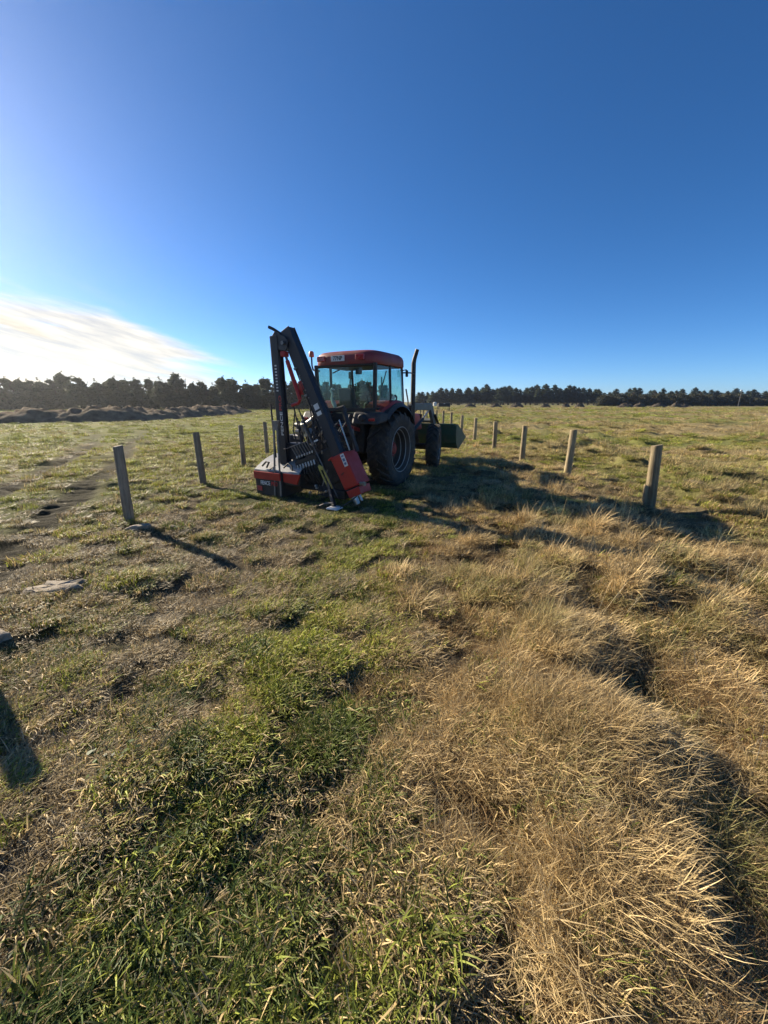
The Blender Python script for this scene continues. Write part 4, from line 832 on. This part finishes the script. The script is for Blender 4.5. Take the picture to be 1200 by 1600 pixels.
M_ = Matrix.Translation((-.595, -2.2025 + OY, .275)) @ Matrix.Rotation(R(-1.75), 4, 'Z') @ Matrix.Rotation(R(90), 4, 'X')
text_part('red_lettering', 'PRO', .105, 'red_mark', pb, M_, .002, .78)
DB().box((-.98, -2.184, .16), (.12, .008, .085), (0, 0, R(-1.75))).build('red_label', 'red_mark', pb)
V = []; n = 7
for i in range(n + 1):
    t = i / n; y = -2.16 + .60 * t; z = .515 + .235 * math.sin(t * math.pi * .5) ** .9
    V += [(-1.10 + .06 * t, y, z), (-.06 - .05 * t, y + .03, z - .005), (-.06 - .05 * t, y + .03, z - .03), (-1.10 + .06 * t, y, z - .03)]
F = [(4 * i + j, 4 * i + (j + 1) % 4, 4 * i + 4 + (j + 1) % 4, 4 * i + 4 + j) for i in range(n) for j in range(4)] + [(3, 2, 1, 0), tuple(4 * n + j for j in range(4))]
hd = DB().raw(V, F).build('hood', 'cover_grey', pb, smooth=True, angle=40)
V = [(-1.10, -2.16, .49), (-1.04, -1.56, .49), (-1.04, -1.56, .735), (-1.06, -1.75, .69), (-1.08, -1.95, .61)]
DB().raw(V + [(x + .02, y, z) for x, y, z in V], [(0, 1, 2, 3, 4), (9, 8, 7, 6, 5)] + [(i, (i + 1) % 5, 5 + (i + 1) % 5, 5 + i) for i in range(5)]).build('hood_side', 'cover_grey', pb)
DB().bar((-.72, -2.165, .53), (-.60, -1.62, .765), .012, .012, (0, 0, 1)).build('hood_seam', 'black_plastic', hd)
DB().tube([(-.93, -2.13, .58), (-.86, -2.09, .66), (-.78, -2.10, .655), (-.80, -2.155, .56)], .018, 8).build('hood_handle', 'black_plastic', hd, smooth=True)
DB().tube([(-.42, -2.12, .58), (-.34, -2.08, .66), (-.24, -2.10, .62), (-.20, -2.14, .55)], .016, 8).build('hood_handle', 'black_plastic', hd, smooth=True)
# loose hydraulic hoses
hg = np.random.default_rng(5)
for i in range(14):
    a = Vector((hg.uniform(-.1, .45), -1.95, hg.uniform(.35, .75))); b_ = Vector((hg.uniform(-.35, .3), -1.86, hg.uniform(.9, 1.7))); mid = (a + b_) / 2 + Vector((hg.uniform(-.15, .15), -.10, hg.uniform(-.1, .1)))
    DB().tube([a, (a * 2 + mid) / 3 + Vector((.03, -.05, 0)), mid, (b_ * 2 + mid) / 3, b_], .012, 7).build('hydraulic_hose', 'black_plastic', smooth=True)
for i in range(8):
    a = Vector((.28 + .03 * i, -2.0, .30)); b_ = Vector((.40 + .05 * i, -1.92, .12 + .05 * hg.random()))
    DB().tube([a, (a + b_) / 2 + Vector((-.05, -.1, -.08)), b_], .014, 7).build('hydraulic_hose', 'black_plastic', smooth=True)
for x, z in ((.24, .30), (.26, .26), (.10, .16), (.46, .22), (.55, .18)):
    DB().lathe([(0, 0), (0, .022), (-.05, .022), (-.06, .012), (-.06, 0)], (x, -2.02, z), 'Y', 10).build('fitting', 'steel', smooth=True)
for i in range(12):
    a = Vector((hg.uniform(.35, .75), -1.62, hg.uniform(.95, 1.25))); b_ = Vector((hg.uniform(-.1, .35), -1.66, hg.uniform(1.2, 1.75))); mid = (a + b_) / 2 + Vector((hg.uniform(-.12, .12), -.06, hg.uniform(-.22, .05)))
    DB().tube([a, (a * 2 + mid) / 3, mid, (b_ * 2 + mid) / 3, b_], .013, 7).build('hydraulic_hose', 'black_plastic', smooth=True)
for i in range(9):
    p = Vector((hg.uniform(-.2, .55), -1.97, hg.uniform(.45, 1.25))); DB().tube([p, p + Vector((.02, -.03, .05))], [.016, .012], 8).build('fitting', 'steel', smooth=True)
for t in (.22, .34, .62, .78, .90):
    DB().bar(on_mast(t - .006, -.1, -1.95), on_mast(t + .006, -.1, -1.95), .05, .03).build('mast_clip', 'dull_steel', mast)
DB().tube([on_mast(.20, -.125, -1.90), on_mast(.45, -.13, -1.93), on_mast(.70, -.125, -1.92), on_mast(.93, -.12, -1.90)], .012, 7).build('mast_hose', 'black_plastic', mast, smooth=True)
DB().tube([on_mast(.30, .125, -1.86), on_mast(.60, .13, -1.86), on_mast(.93, .12, -1.86)], .011, 7).build('mast_hose', 'black_plastic', mast, smooth=True)

# ------------------------------------------------------------------ debris on the lane
def slab(x, y, w, d, t, rz, seed, label):
    g = np.random.default_rng(seed); n = 16; top = []; 
    for i in range(n):
        a = 2 * math.pi * i / n; q = .75 + .5 * g.random(); top.append((math.copysign(abs(math.cos(a)) ** .6, math.cos(a)) * w / 2 * q, math.copysign(abs(math.sin(a)) ** .6, math.sin(a)) * d / 2 * q))
    V = [(a, b, -.04) for a, b in top] + [(a, b, t * .75 + g.normal(0, .006)) for a, b in top] + [(a * .86, b * .84, t + g.normal(0, .006)) for a, b in top] + [(a * .45, b * .45, t + g.normal(0, .008)) for a, b in top] + [(0, 0, t)]
    F = [(k * n + i, k * n + (i + 1) % n, (k + 1) * n + (i + 1) % n, (k + 1) * n + i) for k in range(3) for i in range(n)] + [(3 * n + i, 3 * n + (i + 1) % n, 4 * n) for i in range(n)]
    o = MB().raw(V, F).build('clay_slab', 'clay', smooth=True, angle=30); o.location = (x, y, gh(x, y)); o.rotation_euler = (R(3), R(-3), rz); tag(o, label, 'clay slab'); return o
slab(-3.13, 3.36, .50, .22, .075, R(8), 11, 'flat pale slab of dried clay lying left of the worn strip')
slab(-2.98, 2.56, .26, .14, .07, R(-20), 12, 'small pale clay lump cut by the left photo edge')
slab(-3.40, 5.08, .26, .11, .05, R(25), 13, 'pale patch of clay at the foot of the nearest left post')
slab(-2.98, 5.16, .10, .06, .035, R(10), 14, 'tiny pale clod in the shadow of the nearest left post')

# ------------------------------------------------------------------ thin veil of air added to imitate sun glare
hm, ht = nodes_of('glare_veil_air'); ho = add(ht, 'ShaderNodeOutputMaterial'); hv = add(ht, 'ShaderNodeVolumePrincipled'); hv.inputs['Color'].default_value = (.92, .95, 1, 1); hv.inputs['Density'].default_value = .0003; hv.inputs['Anisotropy'].default_value = .72
ht.links.new(hv.outputs[0], ho.inputs['Volume'])
hz = MB().box((0, 560, 7.5), (2700, 1500, 17)).build('glare_veil', 'glare_veil_air'); tag(hz, 'pale air veil added to imitate sun glare over the fields', 'glare_veil', kind='stuff')

# ------------------------------------------------------------------ grass: tufts of real blades, placed over the ground
def tuft_mesh(name, n, ln, wd, tilt, curl, spread, seed, comb=None, segs=4, flat=False):
    """n blades, each a curved tapering strip; comb = (direction, strength) sweeps the blades one way"""
    g = np.random.default_rng(seed); V = []; F = []; r1 = []; r2 = []
    for i in range(n):
        rad = spread * math.sqrt(g.random()); a0 = g.uniform(0, 2 * math.pi); bx, by = rad * math.cos(a0), rad * math.sin(a0)
        a = a0 + g.normal(0, .9) if g.random() < .35 else g.uniform(0, 2 * math.pi)
        if comb is not None:
            a = comb[0] + g.normal(0, 1.0 - comb[1]) if g.random() < comb[1] else a
        lgt = g.uniform(*ln); w = g.uniform(*wd); th = R(g.uniform(*tilt)); cu = R(g.uniform(*curl)); tw = g.uniform(-.6, .6)
        x, y, z = bx, by, -.012; d = lgt / segs; b = len(V)
        for k in range(segs + 1):
            t = k / segs; ww = w * (1 - t ** 1.6) * .5 + (.0002 if k < segs else 0)
            aa = a + tw * t; sx_, sy_ = -math.sin(aa), math.cos(aa)
            if k < segs:
                V.append((x - sx_ * ww, y - sy_ * ww, z)); V.append((x + sx_ * ww, y + sy_ * ww, z + ww * .5))
            else: V.append((x, y, z))
            ang = th + cu * t; x += math.sin(ang) * math.cos(aa) * d; y += math.sin(ang) * math.sin(aa) * d; z += math.cos(ang) * d
            z = max(z, .004 + .012 * g.random())
        for k in range(segs - 1): F.append((b + 2 * k, b + 2 * k + 1, b + 2 * k + 3, b + 2 * k + 2))
        F.append((b + 2 * segs - 2, b + 2 * segs - 1, b + 2 * segs)); q = (g.random(), g.random())
        r1 += [q[0]] * (2 * segs + 1); r2 += [q[1]] * (2 * segs + 1)
    me = bpy.data.meshes.new(name); me.from_pydata(V, [], F)
    for nm, dat in (('rnd', r1), ('rnd2', r2)):
        at = me.attributes.new(nm, 'FLOAT', 'POINT'); at.data.foreach_set('value', np.array(dat, np.float32))
    me.polygons.foreach_set('use_smooth', np.ones(len(F), bool)); me.materials.append(MATS['grass_blades'])
    return me
def leaf_rosette(name, seed):
    g = np.random.default_rng(seed); V = []; F = []; r1 = []; r2 = []
    for i in range(22):
        a = g.uniform(0, 6.28); rad = g.uniform(.005, .08); l = g.uniform(.012, .028); w = l * g.uniform(.55, .8); z = g.uniform(.015, .05); ti = g.uniform(-.2, .6)
        c, s = math.cos(a), math.sin(a); b = len(V)
        for u, v, dz in ((0, 0, -.01), (.28, -.42, .004), (.28, .42, .004), (.72, -.46, .0), (.72, .46, .0), (1, 0, -.003)):
            px, py = rad + u * l, v * w; V.append((px * c - py * s, px * s + py * c, z + dz + u * l * math.sin(ti)))
        F += [(b, b + 1, b + 2), (b + 1, b + 3, b + 4, b + 2), (b + 3, b + 5, b + 4)]; q = (.5 + .5 * g.random(), g.random()); r1 += [q[0]] * 6; r2 += [q[1]] * 6
    me = bpy.data.meshes.new(name); me.from_pydata(V, [], F)
    for nm, dat in (('rnd', r1), ('rnd2', r2)):
        at = me.attributes.new(nm, 'FLOAT', 'POINT'); at.data.foreach_set('value', np.array(dat, np.float32))
    me.materials.append(MATS['grass_blades']); return me
def set_of(prefix, meshes):
    c = bpy.data.collections.new(prefix)
    for i, m in enumerate(meshes):
        o = bpy.data.objects.new('%s_%02d' % (prefix, i), m); c.objects.link(o)
    return c
def scatter(name, label, coll, pos, rot, scl, kind_idx, tint, straw):
    me = bpy.data.meshes.new(name); n = len(pos); me.vertices.add(n); me.vertices.foreach_set('co', pos.astype(np.float32).ravel())
    def attr(nm, ty, dat, key):
        a = me.attributes.new(nm, ty, 'POINT'); a.data.foreach_set(key, dat.ravel())
    attr('rot', 'FLOAT_VECTOR', rot.astype(np.float32), 'vector'); attr('scl', 'FLOAT_VECTOR', scl.astype(np.float32), 'vector')
    attr('pick', 'INT', kind_idx.astype(np.int32), 'value'); attr('tint', 'FLOAT_COLOR', np.concatenate([tint, np.ones((n, 1))], 1).astype(np.float32), 'color'); attr('straw', 'FLOAT', straw.astype(np.float32), 'value')
    o = bpy.data.objects.new(name, me); COL.objects.link(o); tag(o, label, 'grass', kind='stuff')
    ng = bpy.data.node_groups.new(name, 'GeometryNodeTree'); ng.interface.new_socket('Geometry', in_out='INPUT', socket_type='NodeSocketGeometry'); ng.interface.new_socket('Geometry', in_out='OUTPUT', socket_type='NodeSocketGeometry')
    gi = ng.nodes.new('NodeGroupInput'); go = ng.nodes.new('NodeGroupOutput'); ip = ng.nodes.new('GeometryNodeInstanceOnPoints'); ci = ng.nodes.new('GeometryNodeCollectionInfo')
    ci.inputs['Collection'].default_value = coll; ci.inputs['Separate Children'].default_value = True; ci.inputs['Reset Children'].default_value = True
    def na(nm, ty):
        a = ng.nodes.new('GeometryNodeInputNamedAttribute'); a.data_type = ty; a.inputs[0].default_value = nm; return a.outputs[0]
    K = ng.links.new
    K(gi.outputs[0], ip.inputs['Points']); K(ci.outputs[0], ip.inputs['Instance']); ip.inputs['Pick Instance'].default_value = True
    K(na('pick', 'INT'), ip.inputs['Instance Index']); K(na('rot', 'FLOAT_VECTOR'), ip.inputs['Rotation']); K(na('scl', 'FLOAT_VECTOR'), ip.inputs['Scale']); K(ip.outputs[0], go.inputs[0])
    md = o.modifiers.new('tufts', 'NODES'); md.node_group = ng; return o

TURF = set_of('turf', [tuft_mesh('turf', 190, (.025, .075), (.0028, .0052), (20, 80), (0, 70), .105, 100 + i, (0, .35)) for i in range(4)])
THATCH = set_of('thatch', [tuft_mesh('thatch', 160, (.025, .09), (.0022, .0045), (50, 88), (-10, 40), .12, 120 + i, (0, .3)) for i in range(4)])
LUSH = set_of('lush', [tuft_mesh('lush', 150, (.035, .105), (.0034, .0060), (15, 72), (20, 95), .085, 140 + i, (0, .4), 4) for i in range(4)] + [leaf_rosette('leaf', 170 + i) for i in range(2)])
TALL = set_of('tall', [tuft_mesh('tall', 230, (.08, .31), (.0019, .0037), (8, 76), (5, 100), .12, 180 + i, (0, .25), 5) for i in range(5)] + [tuft_mesh('tallwide', 130, (.10, .33), (.0048, .0085), (8, 72), (5, 85), .12, 190 + i, (0, .22), 4) for i in range(5)])
MAT = set_of('mat', [tuft_mesh('mat', 420, (.025, .17), (.0016, .0038), (25, 88), (-40, 90), .16, 200 + i, (0, .32), 4) for i in range(5)] + [tuft_mesh('matwide', 210, (.03, .17), (.0034, .0070), (25, 86), (-30, 80), .17, 210 + i, (0, .28), 3) for i in range(5)])
STALK = set_of('stalk', [tuft_mesh('stalk', 4, (.30, .62), (.0018, .0030), (10, 65), (0, 26), .06, 220 + i, (0, .4), 5) for i in range(4)])
FIELD = set_of('field', [tuft_mesh('field', 140, (.05, .15), (.007, .013), (15, 78), (0, 70), .20, 240 + i, (0, .35), 3) for i in range(4)])
TUSS = set_of('tussock', [tuft_mesh('tussock', 100, (.10, .28), (.006, .011), (5, 70), (20, 80), .13, 260 + i, (0, .3), 3) for i in range(3)])

def sample(n0, r0, rmax, seed, half=R(64)):
    """points round the viewer: even cover near by, thinning with the square of the distance"""
    g = np.random.default_rng(seed)
    n_near = int(n0 * half * (r0 * r0 - .25)); r = np.sqrt(g.uniform(.25, r0 * r0, n_near)); a = g.uniform(-half, half, n_near)
    hf = min(half, R(56)); n_far = int(n0 * r0 * r0 * 2 * hf * math.log(rmax / r0)); r2 = r0 * np.exp(g.random(n_far) * math.log(rmax / r0)); a2 = g.uniform(-hf, hf, n_far)
    r = np.concatenate([r, r2]); a = np.concatenate([a, a2]); return r * np.sin(a), r * np.cos(a), r, g
def flow(x, y):      # the way the grass lies
    return R(-35) + 2.6 * (fbm(x * .55, y * .55, 81) - .5) * 2 + 1.2 * (fbm(x * 1.8, y * 1.8, 83) - .5)
def put(name, label, coll, nk, x, y, g, size, tint, straw, jit=.8, zscale=None, keep=None, kinds=None):
    if keep is not None:
        k = g.random(len(x)) < keep; x, y, size, tint, straw = x[k], y[k], size[k], tint[k], straw[k]
        if zscale is not None: zscale = zscale[k]
    clear = np.ones(len(x), bool)
    for cx_, cy_, rx, ry in ((-3.13, 3.36, .30, .17), (-2.98, 2.56, .19, .13), (-3.40, 5.08, .18, .11)): clear &= ((x - cx_) / rx) ** 2 + ((y - cy_) / ry) ** 2 > 1
    x, y, size, tint, straw = x[clear], y[clear], size[clear], tint[clear], straw[clear]
    if zscale is not None: zscale = zscale[clear]
    z = ground_h(x, y); n = len(x)
    rot = np.stack([g.normal(0, .10, n), g.normal(0, .10, n), flow(x, y) + g.normal(0, jit, n)], 1)
    s = size * g.uniform(.75, 1.3, n); sz = s * (zscale if zscale is not None else 1) * g.uniform(.8, 1.2, n)
    kk = g.integers(0, nk, n) if kinds is None else (kinds(g, n) if kinds != 'lod' else g.integers(0, 5, n) + 5 * (np.hypot(x, y) > 3.0 + g.normal(0, .4, n)))
    return scatter(name, label, coll, np.stack([x, y, z], 1), rot, np.stack([s, s, sz], 1), kk, np.clip(tint * g.uniform(.75, 1.25, (n, 1)), 0, 1), straw)
def col(c, n): return np.tile(np.array(c, float), (n, 1))
def mixm(a, b, m): return a * (1 - m[:, None]) + b * m[:, None]

# short grazed turf over lane and fields
x, y, r, g = sample(230, 2.4, 26, 301)
dry = dry_mask(x, y); bare = rut_mask(x, y) * .85; wear = 1 - .97 * track_mask(x, y, .15 + .012 * r, .36 + .02 * r); cl = sst(clump(x, y), .36, .60)
lean = sst(fbm(x * 2.3, y * 2.3, 73) * .6 + fbm(x * .5, y * .5, 71) * .4, .34, .58)
brown = (1 - sst(y, 4.0, 6.5)) * (1 - sst(x, -1.35, -.6))
tint = mixm(col((.125, .155, .032), len(x)), col((.315, .33, .050), len(x)), np.clip(sst(fbm(x * .7, y * .7, 85), .35, .65) + .45 * sst(r, 4, 10), 0, 1))
straw = np.clip(.12 + .28 * (1 - lean) + .26 * brown + .50 * dry + .12 * sst(x, 4.5, 7), 0, .9)
put('short_grass', 'short grazed green grass covering the lane and the fields', TURF, 4, x, y, g, (.72 + .5 * cl) * (1.0 + .035 * np.clip(r - 3, 0, 30)), tint, straw, keep=(1 - bare) ** 2 * wear * (.68 + .32 * lean) * (1 - .75 * dry) * (1 - .25 * brown) * (.60 + .40 * cl))
# dead thatch lying between
x, y, r, g = sample(250, 2.4, 22, 302)
bare = rut_mask(x, y) * .55; dry = dry_mask(x, y); brown = (1 - sst(y, 4.0, 6.5)) * (1 - sst(x, -1.35, -.6)); cl = sst(clump(x, y), .34, .58)
put('dead_thatch', 'flattened dead grass lying between the living blades', THATCH, 4, x, y, g, 1.0 + .035 * np.clip(r - 3, 0, 30), mixm(col((.42, .34, .20), len(x)), col((.27, .205, .12), len(x)), fbm(x * 1.5, y * 1.5, 87)), np.full(len(x), .3), keep=(1 - bare) * (1 - .6 * track_mask(x, y, .15, .36)) * np.clip(.40 + .35 * brown + .25 * dry - .15 * lush_mask(x, y), 0, 1) * (.5 + .5 * cl))
# lush green
x, y, r, g = sample(250, 2.2, 8, 303); lush = lush_mask(x, y); cl = sst(clump(x, y), .40, .60)
patch = sst(fbm(x * 1.1, y * 1.1, 91), .58, .68) * (x < .25 + .35 * y) * (x > -1.6) * (1 - .6 * rut_mask(x, y))
put('lush_grass', 'longer dark green grass and clover beside the worn strip', LUSH, 6, x, y, g, .65 + .5 * cl, mixm(col((.088, .125, .030), len(x)), col((.26, .285, .05), len(x)), np.clip(sst(x, -.5, .4) + .5 * sst(y, 2.0, 3.5), 0, 1)), np.full(len(x), .14), keep=np.clip(lush * .62 + patch * .5, 0, 1) * (.2 + .8 * cl), kinds=lambda g, n: np.where(g.random(n) < .975, g.integers(0, 4, n), 4 + g.integers(0, 2, n)))
# dry matted grass of the ungrazed strip
x, y, r, g = sample(160, 2.6, 40, 304); dry = dry_mask(x, y); fur = np.exp(-((x - furrow_c(y)) / .13) ** 2) * (y < 3.9)
tone = sst(fbm(x * 2.4, y * 2.4, 20, 3), .60, .40); grn = sst(fbm(x * 1.9, y * 1.9, 94), .60, .70)
tdry = mixm(mixm(col((.54, .405, .205), len(x)), col((.27, .17, .078), len(x)), tone), col((.22, .22, .07), len(x)), grn * .8)
put('dry_matted_grass', 'pale dry grass matted down along the ungrazed strip', MAT, 10, x, y, g, .95 - .25 * tone + .02 * np.clip(r - 4, 0, 30), tdry, np.full(len(x), .28), jit=1.3, keep=dry ** 1.5 * (.45 + .5 * sst(clump(x * .7, y * .7), .38, .56)) * (1 - .35 * fur), kinds='lod')
# standing dry tussocks
x, y, r, g = sample(120, 2.8, 34, 305); tall = tall_mask(x, y); cl = sst(fbm(x * 1.25, y * 1.25, 17), .44, .62); fur = np.exp(-((x - furrow_c(y)) / .22) ** 2) * (y < 3.9)
by_tyre = np.exp(-((x - 1.35) / .75) ** 2 - ((y - 6.1) / .7) ** 2) * sst(fbm(x * 2, y * 2, 99), .42, .6) + .8 * np.exp(-((x - .55) / .4) ** 2 - ((y - 7.75) / .3) ** 2) + .8 * np.exp(-((x - 1.6) / .4) ** 2 - ((y - 9.9) / .45) ** 2)
td = mixm(col((.54, .40, .20), len(x)), col((.26, .26, .09), len(x)), sst(fbm(x * 1.4, y * 1.4, 95), .50, .66) * .75)
put('dry_tall_grass', 'tall straw coloured grass standing in tussocks right of the lane', TALL, 10, x, y, g, (.40 + .42 * cl) * (1 + .01 * np.clip(r - 4, 0, 30)), td, np.full(len(x), .32), jit=1.3, keep=np.clip(np.maximum(tall, .30 * dry_mask(x, y)) * cl * .8 * (1 - .8 * sst(y, 3.6, 5.6)) * (1 - .65 * fur) + .75 * by_tyre + .75 * sst(x, 1.2, 1.9) * (1 - sst(x, 3.5, 4.3)) * sst(y, 6.8, 7.8) * (1 - sst(y, 13, 17)) * sst(fbm(x * 1.6, y * 1.6, 92), .42, .6), 0, 1), kinds='lod')
x, y, r, g = sample(34, 2.8, 30, 306); tall = np.maximum(tall_mask(x, y), .35 * dry_mask(x, y))
put('straw_stalks', 'long bleached straw stalks standing out of the dry grass', STALK, 4, x, y, g, np.full(len(x), .8), col((.52, .44, .28), len(x)), np.full(len(x), .6), jit=1.2, keep=tall * .6)
# field cover in the distance
x, y, r, g = sample(24, 9, 150, 307); dry = sst(fbm(x * .13, y * .22, 75), .38, .62) * (.25 + .75 * sst(x, -6, 12)); broad = fbm(x * .30, y * .30, 98)
tf = mixm(mixm(col((.315, .34, .060), len(x)), col((.22, .25, .048), len(x)), sst(broad, .45, .65)), col((.40, .33, .165), len(x)), dry)
put('field_grass', 'rough yellow green pasture stretching to the tree lines', FIELD, 4, x, y, g, (.8 + .028 * np.clip(r - 9, 0, 200)) * (.6 + .8 * fbm(x * .45, y * .45, 96)), tf, np.clip(.14 + .3 * dry, 0, 1), zscale=1 / (1 + .010 * np.clip(r - 9, 0, 200)), keep=(r > 8) * sst(r, 8, 13) * (1 - .95 * track_mask(x, y, .15 + .012 * r, .36 + .02 * r)))
x, y, r, g = sample(30, 6, 130, 308); hm = sst(fbm(x * 1.0, y * .9, 11, 5), .50, .70) * (sst(x, 4.4, 6) + .25 * (1 - sst(x, -6, -4)))
put('field_tussocks', 'brownish tussocks dotted over the pasture right of the fence', TUSS, 3, x, y, g, (.75 + .020 * np.clip(r - 9, 0, 200)), mixm(col((.34, .27, .14), len(x)), col((.18, .18, .055), len(x)), fbm(x * .9, y * .9, 97)), np.full(len(x), .3), zscale=1 / (1 + .006 * np.clip(r - 9, 0, 200)), keep=hm * (r > 5))
